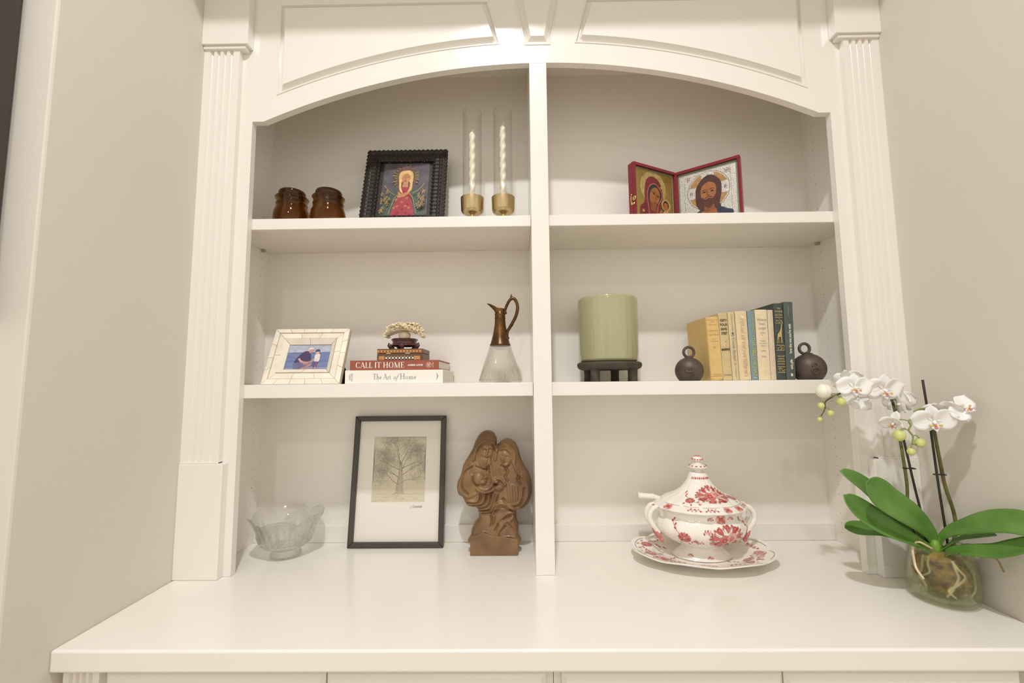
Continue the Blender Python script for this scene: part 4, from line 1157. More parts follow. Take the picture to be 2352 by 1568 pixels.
# hollow of the man's hood, head, beard
h = emax(h, 415, 330, 150, 225, 95, 62); h = ridge(h, [(268, 400), (290, 300), (345, 215), (430, 180), (515, 215), (540, 290), (525, 400)], 17, 26)
h = ridge(h, [(285, 420), (310, 310), (350, 240), (430, 210), (500, 240), (518, 300)], 9, -16)
h = emax(h, 425, 300, 84, 118, 130, 62, .08); h = emax(h, 405, 415, 82, 92, 132, 62, .1)
h = ridge(h, [(436, 235), (440, 290), (428, 326)], 11, 26); h = emax(h, 428, 325, 17, 13, 196, 22)
for a in ([(372, 262), (398, 250), (422, 260)], [(450, 258), (474, 248), (496, 262)]): h = ridge(h, a, 8, 13)
for a in ([(376, 284), (398, 278), (418, 286)], [(456, 284), (476, 276), (494, 284)]): h = ridge(h, a, 8, -14)
h = ridge(h, [(370, 350), (400, 340), (428, 352), (455, 342), (480, 352)], 11, 15); h = ridge(h, [(402, 368), (425, 374), (450, 366)], 6, -13)
for k in range(6): h = ridge(h, [(368 + 20 * k, 395), (374 + 14 * k, 430), (385 + 9 * k, 470)], 5.5, 8 if k % 2 else -8)
for k in range(4): h = ridge(h, [(330 + 8 * k, 250 + 20 * k), (312 + 10 * k, 330), (325 + 12 * k, 400 + 10 * k)], 6, 7 if k % 2 else -8)
h = ridge(h, [(300, 480), (380, 508), (430, 515)], 8, -22); h = ridge(h, [(428, 480), (420, 540)], 7, -16); h = ridge(h, [(470, 440), (478, 540), (498, 640)], 20, 20); h = ridge(h, [(448, 470), (455, 560)], 8, -18); h = ridge(h, [(415, 80), (420, 130), (418, 175)], 12, 8); h = ridge(h, [(470, 90), (480, 150), (478, 190)], 10, -7)
# woman's veil, face, hair
h = emax(h, 665, 370, 140, 200, 90, 62); h = ridge(h, [(545, 300), (565, 235), (640, 215), (720, 260), (760, 350), (755, 470), (800, 560), (880, 640), (915, 740), (900, 850), (830, 950)], 15, 24)
h = ridge(h, [(560, 290), (610, 260), (680, 290), (725, 360), (735, 450)], 9, 15); h = ridge(h, [(590, 300), (650, 290), (705, 350), (718, 440)], 7, -14)
h = emax(h, 655, 395, 76, 96, 122, 64, -.30); h = ridge(h, [(648, 345), (634, 395), (628, 412)], 9, 22); h = emax(h, 652, 452, 34, 24, 170, 20)
for a in ([(608, 358), (624, 350), (640, 360)], [(664, 364), (686, 364), (704, 380)]): h = ridge(h, a, 8, -14)
h = ridge(h, [(628, 430), (644, 436), (662, 434)], 6, -12); h = ridge(h, [(600, 470), (640, 485), (690, 470)], 9, -20)
for k in range(4):
    o = k * 13
    h = ridge(h, [(630 + o, 500), (650 + o, 550), (622 + o, 600), (648 + o, 650)], 7, 15 if k % 2 == 0 else -11)
    h = ridge(h, [(765 + o, 510), (790 + o, 570), (770 + o, 630), (805 + o, 690)], 7, 15 if k % 2 == 0 else -11)
for k in range(5): h = ridge(h, [(540 + 28 * k, 520), (535 + 28 * k, 600)], 6, -7)
# left shoulder and sleeve, drapery hanging below the baby
h = emax(h, 200, 650, 95, 160, 96, 70, .12); h = ridge(h, [(250, 480), (165, 540), (125, 640), (135, 740), (200, 800)], 12, -24); h = ridge(h, [(240, 470), (140, 545), (100, 640), (105, 750), (190, 830), (290, 800)], 13, 20)
for k in range(4): h = ridge(h, [(205 + 14 * k, 530 - 6 * k), (235 + 12 * k, 570)], 5, -8)
for i, (a, b_, c) in enumerate((((150, 880), (300, 880), (330, 770)), ((190, 925), (360, 900), (400, 790)), ((240, 960), (420, 920), (455, 790)), ((300, 985), (450, 950), (505, 800)), ((350, 1015), (470, 985), (535, 810)))):
    h = ridge(h, [a, b_, c], 15, 22); h = ridge(h, [(a[0] + 14, a[1] + 14), (b_[0] + 20, b_[1] + 18), (c[0] + 26, c[1] + 4)], 9, -20)
# baby: head, shoulders, arm, body
h = emax(h, 385, 735, 125, 70, 120, 70, .12); h = emax(h, 330, 612, 74, 84, 132, 92, -.2); h = emax(h, 380, 650, 44, 36, 150, 66); h = ridge(h, [(395, 640), (404, 652)], 9, 9)
h = ridge(h, [(372, 622), (392, 618)], 6, -11); h = ridge(h, [(372, 676), (392, 672)], 5, -10); h = ridge(h, [(262, 600), (258, 650), (300, 690), (330, 690)], 8, -16)
h = ridge(h, [(345, 720), (420, 735), (480, 700), (500, 668)], 24, 34); h = ridge(h, [(405, 610), (430, 590), (438, 565)], 10, 26); h = ridge(h, [(430, 620), (445, 600)], 7, 18)
h = ridge(h, [(310, 740), (400, 775), (500, 755), (545, 700)], 12, 26); h = ridge(h, [(330, 765), (410, 795), (500, 778)], 7, -16)
# woman's hand, forearm and sleeve
h = ridge(h, [(515, 640), (560, 618), (610, 640), (640, 690)], 18, 34); h = emax(h, 535, 655, 36, 26, 140, 50); h = ridge(h, [(520, 690), (545, 700)], 14, -40)
h = emax(h, 575, 725, 58, 44, 130, 62, -.4)
for k in range(4): h = ridge(h, [(545 + 18 * k, 690 + 8 * k), (560 + 18 * k, 740 + 6 * k)], 4.5, -9)
h = emax(h, 720, 800, 120, 150, 104, 78, .2); h = emax(h, 590, 830, 48, 60, 96, 60)
for k in range(5): h = ridge(h, [(655 + 36 * k, 690 + 10 * k), (668 + 34 * k, 800), (690 + 26 * k, 910 - 6 * k)], 6, -12)
h = ridge(h, [(620, 860), (700, 940), (800, 940), (850, 860), (870, 740)], 13, -22)
# cloak sweeping round the foot
h = ridge(h, [(490, 1040), (510, 950), (590, 905), (680, 930), (760, 985), (860, 975), (935, 890)], 20, 30); h = ridge(h, [(530, 1010), (590, 950), (660, 965), (760, 1012)], 12, -18)
for i, (a, b_, c, w) in enumerate((((760, 1010), (640, 1040), (560, 1140), 20), ((720, 1090), (620, 1140), (545, 1285), 22), ((690, 1130), (760, 1210), (795, 1300), 18), ((510, 1060), (505, 1110), (495, 1145), 9))):
    h = ridge(h, [a, b_, c], w, 26)
for a, b_, c in (((700, 1060), (590, 1110), (520, 1230)), ((640, 1180), (580, 1240), (560, 1290)), ((470, 1060), (480, 1120), (470, 1180))): h = ridge(h, [a, b_, c], 11, -20)
h = ridge(h, [(225, 1330), (290, 1310), (380, 1240), (470, 1280), (560, 1305), (690, 1295), (795, 1325)], 7, 12)
h = np.where(dist < 26, np.minimum(h, front + (dist / 26) * (h - front)), h)
idx = -np.ones(PX.shape, int); m_in = inside & (dist > 1.0)
idx[m_in] = np.arange(m_in.sum()); nF = int(m_in.sum())
Y0 = .034
V = [((x - 506) * U, Y0 - d * U, (1508 - z) * U) for x, z, d in zip(PX[m_in], PZ[m_in], h[m_in])]
V += [((x - 506) * U, Y0 + d * U * 1.0, (1508 - z) * U) for x, z, d in zip(PX[m_in], PZ[m_in], back[m_in])]
Fc = []
quad = (idx[:-1, :-1] >= 0) & (idx[1:, :-1] >= 0) & (idx[:-1, 1:] >= 0) & (idx[1:, 1:] >= 0)
I, J = np.nonzero(quad); edge = {}
for i, j in zip(I, J):
    a, b_, c, d = int(idx[i, j]), int(idx[i + 1, j]), int(idx[i + 1, j + 1]), int(idx[i, j + 1])
    Fc.append((a, b_, c, d)); Fc.append((d + nF, c + nF, b_ + nF, a + nF))
    for e in ((a, b_), (b_, c), (c, d), (d, a)): edge[e] = 1
for (a, b_) in list(edge):
    if (b_, a) not in edge: Fc.append((b_, a, a + nF, b_ + nF))
me = bpy.data.meshes.new('figures'); me.from_pydata(V, [], Fc)
bm = bmesh.new(); bm.from_mesh(me)
bmesh.ops.delete(bm, geom=[v for v in bm.verts if not v.link_faces], context='VERTS')
bmesh.ops.smooth_vert(bm, verts=bm.verts, factor=.5, use_axis_x=True, use_axis_y=True, use_axis_z=True)
bmesh.ops.recalc_face_normals(bm, faces=bm.faces); bm.to_mesh(me); bm.free()
link('figures', me, OAKC, t, smooth=True)
b = MB(); b.prism([(-284 * U, 0), (282 * U, 0), (286 * U, 185 * U), (120 * U, 212 * U), (-40 * U, 232 * U), (-130 * U, 268 * U), (-200 * U, 232 * U), (-278 * U, 225 * U)], .003, .072)
b.build('plinth', OAKC, t, bevel=.0022)

# ================================================================== COUNTER, RIGHT BAY : tureen on its dish
PORC = mat('white_glazed_porcelain', '#efeae2', .10, coat=.5, noise=.03, nscale=6)
RED1, RED2, PNK, BRN = mat('coral_glaze', '#c4564e', .15, noise=.25, nscale=300, coat=.4), mat('rose_glaze', '#d27b76', .15, noise=.2, nscale=300, coat=.4), mat('pink_glaze', '#dfa9a2', .15, coat=.4), mat('sepia_glaze', '#9c8478', .2)
class Rev:
    """surface of revolution (elliptical) that can carry painted motifs"""
    def __init__(s, prof, sy, mod=None, k=6):
        s.P = np.array(spline(prof, k)); s.sy = sy; s.mod = mod
        d = np.r_[0, np.cumsum(np.hypot(*np.diff(s.P, axis=0).T))]; s.d = d
    def pt(s, a, q, off=0):
        r = np.interp(q, s.d, s.P[:, 0]); z = np.interp(q, s.d, s.P[:, 1])
        e = 1e-4; r2 = np.interp(q + e, s.d, s.P[:, 0]) - np.interp(q - e, s.d, s.P[:, 0]); z2 = np.interp(q + e, s.d, s.P[:, 1]) - np.interp(q - e, s.d, s.P[:, 1])
        L = math.hypot(r2, z2) or 1
        m = s.mod(a, z, r) if s.mod else (1, 0)
        rr = r * m[0]; nz = -r2 / L; nr = z2 / L
        if s.flip: nz, nr = -nz, -nr
        return ((rr + nr * off) * math.cos(a), (rr + nr * off) * math.sin(a) * s.sy, z + m[1] + nz * off)
    flip = False
    def build(s, name, m, parent, n=120, extra=None):
        rows = []
        for k in range(n):
            a = 2 * PI * k / n; rows.append([s.pt(a, q) for q in s.d])
        return MB().grid(rows, closed_u=True).build(name, m, parent, smooth='angle', angle=60)
    def q_at(s, z=None, r=None):
        return float(s.d[np.argmin(abs(s.P[:, 1] - z))]) if z is not None else float(s.d[np.argmin(abs(s.P[:, 0] - r))])
class Motif:
    def __init__(s, rev, a0, q0, scale=1.0, off=.0006):
        s.r = rev; s.a0 = a0; s.q0 = q0; s.k = scale; s.off = off; s.b = MB(); s.mats = []
        p = rev.pt(a0, q0); s.rad = max(.02, math.hypot(p[0], p[1] / rev.sy * 1.0) * (math.sin(a0) ** 2 + (math.cos(a0) * rev.sy) ** 2) ** .5)
        s.n = 0
    def mp(s, x, z):
        sg = -1 if s.r.flip else 1
        return s.r.pt(s.a0 + x * s.k / s.rad, s.q0 + sg * z * s.k, s.off + s.n * .00003)
    def poly(s, pts, m):
        if m not in s.mats: s.mats.append(m)
        s.n += 1; c = np.mean(pts, axis=0); n = len(pts)
        s.b.add([s.mp(*c)] + [s.mp(*p) for p in pts], [(0, 1 + i, 1 + (i + 1) % n) for i in range(n)], s.mats.index(m)); return s
    def petal(s, x, z, L, w, a, m): return s.poly([(x + math.cos(a) * L * (.5 + .5 * u) - math.sin(a) * w * v, z + math.sin(a) * L * (.5 + .5 * u) + math.cos(a) * w * v) for u, v in [(math.cos(e), math.sin(e) * (1 + .35 * math.cos(e)) * .95) for e in np.arange(0, 6.28, PI / 7)]], m)
    def stroke(s, pts, w, m):
        if m not in s.mats: s.mats.append(m)
        s.n += 1; a, b_ = band(spline(pts, 5), w); n = len(a)
        s.b.add([s.mp(*p) for p in a] + [s.mp(*p) for p in b_], [(i, i + 1, n + i + 1, n + i) for i in range(n - 1)], s.mats.index(m)); return s
    def bouquet(s, rng):
        for k in range(9):
            a = 2 * PI * k / 9 + .2; s.petal(.016 * math.cos(a), .012 * math.sin(a), .015, .0052, a, RED1 if k % 2 else RED2)
        for cx, cz in ((-.007, -.002), (.008, .001)):
            for k in range(7): a = 2 * PI * k / 7; s.petal(cx + .002 * math.cos(a), cz + .002 * math.sin(a), .0095, .0042, a, RED2 if cx < 0 else PNK)
            for k in range(7): a = 2 * PI * k / 7 + .4; s.petal(cx, cz, .0055, .0024, a, RED1 if cx < 0 else RED2)
            s.poly([(cx + .0018 * math.cos(j), cz + .0018 * math.sin(j)) for j in (0, 1, 2, 3, 4, 5)], PNK)
        for k in range(20):
            a = 2 * PI * k / 20 + rng.random() * .2; s.stroke([(.018 * math.cos(a), .014 * math.sin(a)), (.026 * math.cos(a), .019 * math.sin(a) + .002), (.031 * math.cos(a + .1), .022 * math.sin(a + .1))], .0007, RED2)
            s.petal(.030 * math.cos(a + .1), .021 * math.sin(a + .1), .006, .0018, a + .4, RED1); s.petal(.027 * math.cos(a), .019 * math.sin(a), .005, .0016, a - .7, RED2)
        return s
    def daisy(s, rng):
        for k in range(13): a = 2 * PI * k / 13; s.petal(.0028 * math.cos(a), .0028 * math.sin(a), .0075, .0018, a, RED2 if k % 2 else RED1)
        s.poly([(.0026 * math.cos(j), .0026 * math.sin(j)) for j in np.arange(0, 6.28, .7)], RED1); s.poly([(.0013 * math.cos(j), .0013 * math.sin(j)) for j in np.arange(0, 6.28, .9)], PORC)
        s.stroke([(-.005, .006), (-.014, .014), (-.022, .026)], .0007, RED2); s.stroke([(.008, -.004), (.016, -.008), (.024, -.012)], .0006, BRN)
        for x, z, a in ((-.012, .013, 2.6), (-.016, .018, 1.2), (-.020, .024, 2.4), (-.021, .027, 1.4), (.014, -.006, .6), (.018, -.010, -1.2), (-.008, -.010, -2), (.004, -.012, -1.3)): s.petal(x, z, .0055, .0016, a, RED1 if z > 0 else RED2)
        return s
    def spray(s, rng, w=.012):
        s.stroke([(-w, -.001), (0, .002), (w, 0)], .0006, RED2)
        for k in range(7): x = -w + 2 * w * k / 6; s.petal(x, .001, .0045 + .002 * rng.random(), .0018, (1 if k % 2 else -1) * (.9 + .5 * rng.random()), (RED1, RED2, PNK)[k % 3])
        return s
    def rose(s, rng):
        for k in range(8): a = 2 * PI * k / 8; s.petal(.002 * math.cos(a), .0012 * math.sin(a), .0075, .0036, a, RED2 if k % 2 else PNK)
        for k in range(5): a = 2 * PI * k / 5; s.petal(0, 0, .0045, .002, a, RED1)
        return s
    def done(s, name, parent): return s.b.build(name, s.mats, parent)
rng = random.Random(77)
TX, TY = .4030, .100
# dish
dish = thing('serving_dish', (TX - .002, .0890, 0), 'oval porcelain dish with red flowers and a scalloped rim under the tureen', 'dish')
def dmod(a, z, r):
    e = max(0, (r - .10) / .08); s_ = abs(math.sin(4 * a + .3)); return (1 + e * (.065 * s_ ** .5 - .05), e * .006 * (s_ - .5))
D = Rev([(0, .0075), (.060, .0075), (.090, .0085), (.112, .0130), (.128, .0205), (.150, .0235), (.170, .0265), (.1765, .0285)], .68, dmod); D.flip = True
under = Rev([(.1765, .0285), (.177, .0265), (.171, .0235), (.150, .0200), (.126, .0160), (.108, .0085), (.092, .0045), (.090, .0006), (.084, .0006), (.083, .0035), (0, .0035)], .68, dmod)
body = D.build('dish_top', PORC, dish); under.build('dish_underside', PORC, dish)
for a, q, kind in ((-2.55, .142, 'rose'), (-2.25, .146, 'spray'), (-1.75, .147, 'spray'), (-1.30, .147, 'spray'), (-.92, .135, 'daisy'), (-.55, .142, 'spray'), (-.2, .140, 'rose'), (.2, .142, 'spray'), (2.75, .142, 'daisy'), (3.2, .142, 'spray'), (-2.9, .142, 'daisy'),
                   (-1.2, .108, 'spray'), (-2.0, .108, 'spray'), (-2.6, .11, 'daisy'), (-.5, .11, 'daisy'), (2.4, .142, 'spray'), (.7, .142, 'spray')):
    getattr(Motif(D, a, q, 1.35 if kind != 'rose' else 1.7), kind)(rng).done('painted_flower', body)
M_ = Motif(D, 0, .166)
for k in range(64):
    a0 = 2 * PI * k / 64; 
    if k % 8 in (0, 7): continue
    M_.a0 = 0; pts = [D.pt(a0 + j * .035, .168, .0007) for j in range(4)]; pt2 = [D.pt(a0 + j * .035, .1695, .0007) for j in range(4)]
    M_.b.add(pts + pt2, [(j, j + 1, 5 + j, 4 + j) for j in range(3)], 0)
M_.mats = [BRN]; M_.done('painted_line', body)
# tureen body
tz = .0085
tur = thing('soup_tureen', (TX, TY, tz), 'white porcelain soup tureen with red painted flowers and a domed lid', 'tureen')
def tmod(a, z, r): return (1 + .034 * abs(math.cos(7 * a)) ** .7 * (1 if .030 < z < .112 else .3) - .006, 0)
TB = Rev([(0, .0005), (.068, .0005), (.0695, .003), (.062, .010), (.052, .018), (.048, .024), (.056, .030), (.083, .042), (.102, .056), (.1085, .072), (.1055, .088), (.0975, .098), (.0945, .104), (.096, .113), (.101, .118)], .74, tmod)
TB.flip = False
tb = TB.build('tureen_body', PORC, tur)
qz = TB.q_at
Motif(TB, -1.25, qz(z=.062), 1.3).bouquet(rng).done('painted_bouquet', tb)
Motif(TB, -2.22, qz(z=.062), 1.45).daisy(rng).done('painted_flower', tb); Motif(TB, -.35, qz(z=.066), 1.3).daisy(rng).done('painted_flower', tb)
Motif(TB, -1.72, qz(z=.078), 1.1).spray(rng, .008).done('painted_flower', tb); Motif(TB, -1.95, qz(z=.050), 1.1).spray(rng).done('painted_flower', tb)
Motif(TB, -1.35, qz(z=.105), 1.4).rose(rng).done('painted_flower', tb); Motif(TB, -1.62, qz(z=.105), .8).spray(rng, .008).done('painted_flower', tb); Motif(TB, -1.05, qz(z=.105), .8).spray(rng, .008).done('painted_flower', tb)
Motif(TB, -1.55, qz(z=.008), .7).spray(rng, .008).done('painted_flower', tb); Motif(TB, -2.3, qz(z=.010), .7).spray(rng, .008).done('painted_flower', tb)
# lid
def lmod(a, z, r): return (1 + (.030 * abs(math.cos(9 * a)) ** .7 - .015) * (1 if z < .196 else .4), 0)
LD = Rev([(.092, .1165), (.106, .1180), (.1125, .1205), (.1135, .1235), (.108, .1270), (.100, .1315), (.090, .1400), (.072, .1480), (.056, .1560), (.041, .1680), (.029, .1840), (.0225, .1985), (.0185, .2035), (.0115, .2055)], .78, lmod)
ld = LD.build('lid', PORC, tur)
lq = LD.q_at
Motif(LD, -1.30, lq(z=.155), 1.2).bouquet(rng).done('painted_bouquet', ld)
Motif(LD, -2.15, lq(z=.1455), 1.1).daisy(rng).done('painted_flower', ld); Motif(LD, -.45, lq(z=.1455), 1.1).daisy(rng).done('painted_flower', ld)
for a, kk in ((-2.65, 'rose'), (-2.0, 'spray'), (-1.62, 'spray'), (-1.22, 'rose'), (-.85, 'rose'), (-.45, 'spray')): getattr(Motif(LD, a, lq(z=.1285), 1.1), kk)(rng).done('painted_flower', ld)
m_ = Motif(LD, -PI / 2, lq(z=.194), 1); 
for k in range(-5, 6): m_.petal(k * .0042, 0, .006, .0017, -1.57, RED1 if k % 2 else RED2)
m_.done('painted_petals', ld)
for k in range(5):
    a0 = -2.6 + k * .5; m_ = Motif(LD, a0, lq(z=.1345), 1); m_.stroke([(-.020, 0), (0, -.0006), (.020, 0)], .0007, BRN); m_.done('painted_line', ld)
def fmod(a, z): return 1 + .05 * abs(math.cos(6 * a)) if .213 < z < .223 else 1
kn = MB().lathe([(.0115, .2045), (.0110, .217), (.0135, .2105), (.0215, .2145), (.0225, .2175), (.0195, .2205), (.0120, .2240), (.0065, .2290), (.0070, .2315), (.0120, .2340), (.0120, .2365), (.0105, .2410), (.0065, .2445), (0, .2455)], 48, mod=fmod).build('finial', PORC, ld, smooth='angle', angle=60)
b = MB()
for k in range(12):
    a = 2 * PI * k / 12; b.ball((.0198 * math.cos(a), .0198 * math.sin(a), .2202), (.003, .003, .0016), 8, 5, rot=Euler((0, 0, a)))
    a += .2; b.ball((.0118 * math.cos(a), .0118 * math.sin(a), .2365), (.0028, .0022, .0016), 8, 5, rot=Euler((0, 0, a)))
    b.ball((.006 * math.cos(a), .006 * math.sin(a), .2440), (.003, .0014, .0012), 8, 5, rot=Euler((0, .5, a)))
b.build('finial_petals', RED1, ld, smooth=True)
# scroll handles, two straps each
for s in (-1, 1):
    hs = MB(); tip = MB()
    for dy in (-.014, .014):
        pth = spline([(s * .098, dy * .55, .096), (s * .0985, dy * .6, .106), (s * .104, dy * .8, .116), (s * .117, dy * .95, .119), (s * .129, dy, .108), (s * .1315, dy, .092), (s * .125, dy, .077), (s * .117, dy * .9, .066), (s * .109, dy * .9, .056)], 6)
        hs.tube(pth, [.0068 - .002 * abs(i / (len(pth) - 1) - .4) for i in range(len(pth))], 10, flat=.7)
        p2 = spline([(s * .118, dy * .9, .069), (s * .112, dy * 1.0, .053), (s * .104, dy * 1.05, .040)], 5)
        tip.tube(p2, [.0056 - .0006 * abs(i - 5) * .5 for i in range(len(p2))], 10, flat=.7)
        tip.ball((s * .104, dy * 1.05, .040), .0055, 10, 8); tip.ball((s * .113, dy * .9, .1195), (.009, .0052, .0035), 10, 6)
    o = hs.build('handle', PORC, tur, smooth=True); tip.build('handle_glaze', RED2, o, smooth=True)
# ladle handle coming out of the notch
t = thing('soup_ladle', (TX - .142, TY + .030, .140), 'white porcelain ladle handle sticking out from under the tureen lid', 'ladle')
MB().tube(spline([(-.0060, 0, .0065), (-.002, 0, .0062), (.012, 0, .0045), (.030, 0, .0035), (.038, 0, .0020), (.060, 0, -.0060), (.078, 0, -.018), (.088, 0, -.045)], 5), [.0060 + .0030 * (1 if i < 3 else .55 if i < 18 else .2) for i in range(36)], 14).build('handle', PORC, t, smooth=True)
MB().ball((.100, 0, -.070), (.020, .018, .012)).build('ladle_bowl', PORC, t, smooth=True)

# ================================================================== ORCHID IN THE GREEN GLASS VASE
VX, VY = .8030, -.1150
VG = glass('green_vase_glass', (.93, .945, .87), .22, .015, .45, (.88, .91, .78))
t = thing('glass_vase', (VX, VY, 0), 'squat greenish glass vase holding the orchid', 'vase', rot=(0, 0, .4))
def vmod(a, z): return 1 + .03 * math.cos(2 * a) + .015 * math.cos(3 * a + 1 + z * 20)
MB().lathe([(0, .001), (.044, .001), (.0520, .004), (.0560, .010), (.0585, .022), (.0590, .040), (.0575, .058), (.0545, .076), (.0520, .090), (.0512, .100), (.0525, .1055), (.0520, .1075), (.0500, .1075), (.0488, .1010), (.0495, .090), (.0520, .075), (.0548, .058), (.0562, .040),
            (.0555, .024), (.0525, .013), (.046, .0085), (0, .0080)], 72, mod=vmod).build('vase_glass', VG, t, smooth='angle', angle=60)
MB().lathe([(.0495, .1062), (.0525, .1058), (.0530, .1072), (.0512, .1082), (.0496, .1078), (.0495, .1062)], 64, mod=vmod).build('rim', glass('green_vase_rim', (.80, .84, .72), .4, .0, .5), t, smooth=True)

orch = thing('potted_orchid', (VX, VY, .0095), 'white moth orchid with two staked flower spikes and green strap leaves', 'orchid')
OZ = Vector((VX, VY, .0095))
def loc(p): return tuple(Vector(p) - OZ)
MOSS = mat('bark_and_moss', '#a8843f', .9, col2='#5f4722', nscale=70, bump=.9, bscale=160)
MOSS2 = mat('moss_fibre', '#8f8a4a', .9, noise=.4, nscale=60); ROOT = mat('silvery_root', '#b9b38d', .6, noise=.25, nscale=50); ROOTP = mat('pale_root', '#e3cfae', .6, noise=.2, nscale=50)
rng = random.Random(4); R = []
for i in range(25):
    a = PI * i / 24; row = []
    for k in range(36):
        q = 2 * PI * k / 36
        w = 1 + .05 * math.sin(5 * q + i) + .05 * math.sin(9 * q - 2 * i * .7) + .04 * rng.uniform(-1, 1)
        row.append((.043 * math.sin(a) ** .7 * w * math.cos(q), .043 * math.sin(a) ** .7 * w * math.sin(q), .044 + .040 * math.cos(a) * (1 + .03 * rng.uniform(-1, 1))))
    R.append(row)
o = MB().grid(R, closed_v=True).build('bark_ball', MOSS, orch, smooth=True)
b = MB()
for k in range(150):
    q = rng.random() * 2 * PI; z = .012 + .062 * rng.random(); rr = .0445 * math.sin(math.acos(max(-1, min(1, (z - .044) / .042)))) ** .7
    d = rng.uniform(-.5, .5); dz = rng.uniform(-.008, .008)
    b.tube([(rr * math.cos(q), rr * math.sin(q), z), ((rr + .0015) * math.cos(q + d * .3), (rr + .0015) * math.sin(q + d * .3), z + dz), (rr * math.cos(q + d * .6), rr * math.sin(q + d * .6), z + dz * 1.6)], .0007, 4)
mo = b.build('moss_fibres', MOSS2, o); mo['kind'] = 'stuff'
for k in range(9):
    q = -PI / 2 + rng.uniform(-1.6, 1.6); pts = []
    for i in range(6):
        z = .080 - .014 * i; rr = .0465 if 0 < i < 5 else .040; pts.append((rr * math.cos(q), rr * math.sin(q), max(z, .006))); q += rng.uniform(-.35, .35)
    MB().tube(spline(pts, 4), .0017 + .0006 * rng.random(), 7).build('root', ROOT if k % 3 else ROOTP, orch, smooth=True)
# roots over the rim
MB().tube(spline([loc(p) for p in ((.785, -.120, .100), (.762, -.119, .113), (.751, -.118, .111), (.7445, -.120, .098), (.7420, -.124, .082), (.7400, -.130, .066), (.744, -.140, .050))], 5), [.0022] * 31, 8).build('root', ROOTP, orch, smooth=True)
MB().tube(spline([loc(p) for p in ((.815, -.13, .106), (.825, -.155, .122), (.832, -.172, .118), (.842, -.186, .108), (.848, -.192, .085))], 5), .0015, 7).build('root', mat('brown_root', '#8f7a55', .7), orch, smooth=True)

LEAF = mat('orchid_leaf_green', '#648d40', .45, col2='#557f33', nscale=18, bump=.06, bscale=120, coat=.1)
def strap(path, W, nrm, m, cup=.25, tip=.75, base=.35, twist=0.0):
    P = [Vector(p) for p in spline([loc(q) for q in path], 7)]; n = len(P); rows = []; mid = []
    N0 = Vector(nrm).normalized()
    for i in range(n):
        u = i / (n - 1)
        tg = (P[min(i + 1, n - 1)] - P[max(i - 1, 0)]).normalized()
        nn = (N0 - tg * N0.dot(tg)).normalized()
        if twist: nn.rotate(Matrix.Rotation(twist * u, 3, tg))
        s = tg.cross(nn)
        w = W / 2 * (base + (1 - base) * (lambda q: q * q * (3 - 2 * q))(min(1, max(0, (u - .08) / .56)))) * (1 if u < tip else max(.0, 1 - ((u - tip) / (1 - tip)) ** 2.2) ** .5)
        w = max(w, .0006)
        row = []
        for j in range(9):
            v = -1 + j / 4
            row.append(P[i] + s * w * v + nn * (cup * w * (abs(v) ** 1.4 - .2) - (.0009 if j == 4 else 0)))
        rows.append(row); mid.append(P[i] - nn * (cup * w * .2 + .001))
    o = MB().grid(rows).build('leaf', m, orch, smooth=True, solid=.0016)
    return o
strap([(.8038, -.108, .085), (.7980, -.110, .112), (.7808, -.115, .1375), (.7412, -.128, .1690), (.6911, -.138, .2000), (.6600, -.142, .2250), (.6420, -.145, .2390)], .058, (-.35, -.75, .45), LEAF, .22, .72, .24)
strap([(.8026, -.100, .088), (.7651, -.092, .1379), (.7184, -.086, .1834), (.6794, -.082, .2215), (.6400, -.078, .2490)], .050, (.1, -.7, .6), LEAF, .30, .55, .4)
strap([(.7971, -.110, .088), (.7454, -.118, .1190), (.6943, -.118, .1456), (.6558, -.112, .1722), (.6230, -.106, .2050)], .047, (-.1, -.85, .4), LEAF, .40, .66, .45)
strap([(.7969, -.100, .088), (.7574, -.088, .1071), (.7122, -.078, .1236), (.6716, -.070, .1245), (.6480, -.068, .1260)], .034, (0, -.65, .75), LEAF, .3, .66, .4)
strap([(.8021, -.100, .088), (.7904, -.085, .1186), (.7650, -.080, .1441), (.7325, -.075, .1664)], .040, (.1, -.8, .5), LEAF, .3, .7, .4)
strap([(.800, -.112, .088), (.803, -.120, .118), (.806, -.138, .140), (.812, -.172, .1615), (.818, -.205, .1790), (.823, -.238, .1900), (.826, -.268, .1920), (.828, -.292, .186)], .046, (-.85, -.10, .55), LEAF, .22, .75, .30)
strap([(.800, -.112, .088), (.815, -.1437, .1254), (.828, -.1680, .1400), (.838, -.195, .1530)], .026, (-.3, .1, .9), LEAF, .3, .7, .5)
strap([(.800, -.1301, .095), (.803, -.150, .1075), (.806, -.178, .1180), (.811, -.2158, .1300), (.817, -.2440, .146), (.822, -.270, .1620), (.826, -.292, .165)], .034, (-.75, -.05, .65), LEAF, .35, .62, .55)
MB().lathe([(0, 0), (.0125, 0), (.0145, .010), (.0125, .024), (.008, .034), (0, .038)], 20, 0, .006).build('crown', mat('crown_green', '#6f9426', .45), orch, smooth=True).location = (-.002, 0, .070)

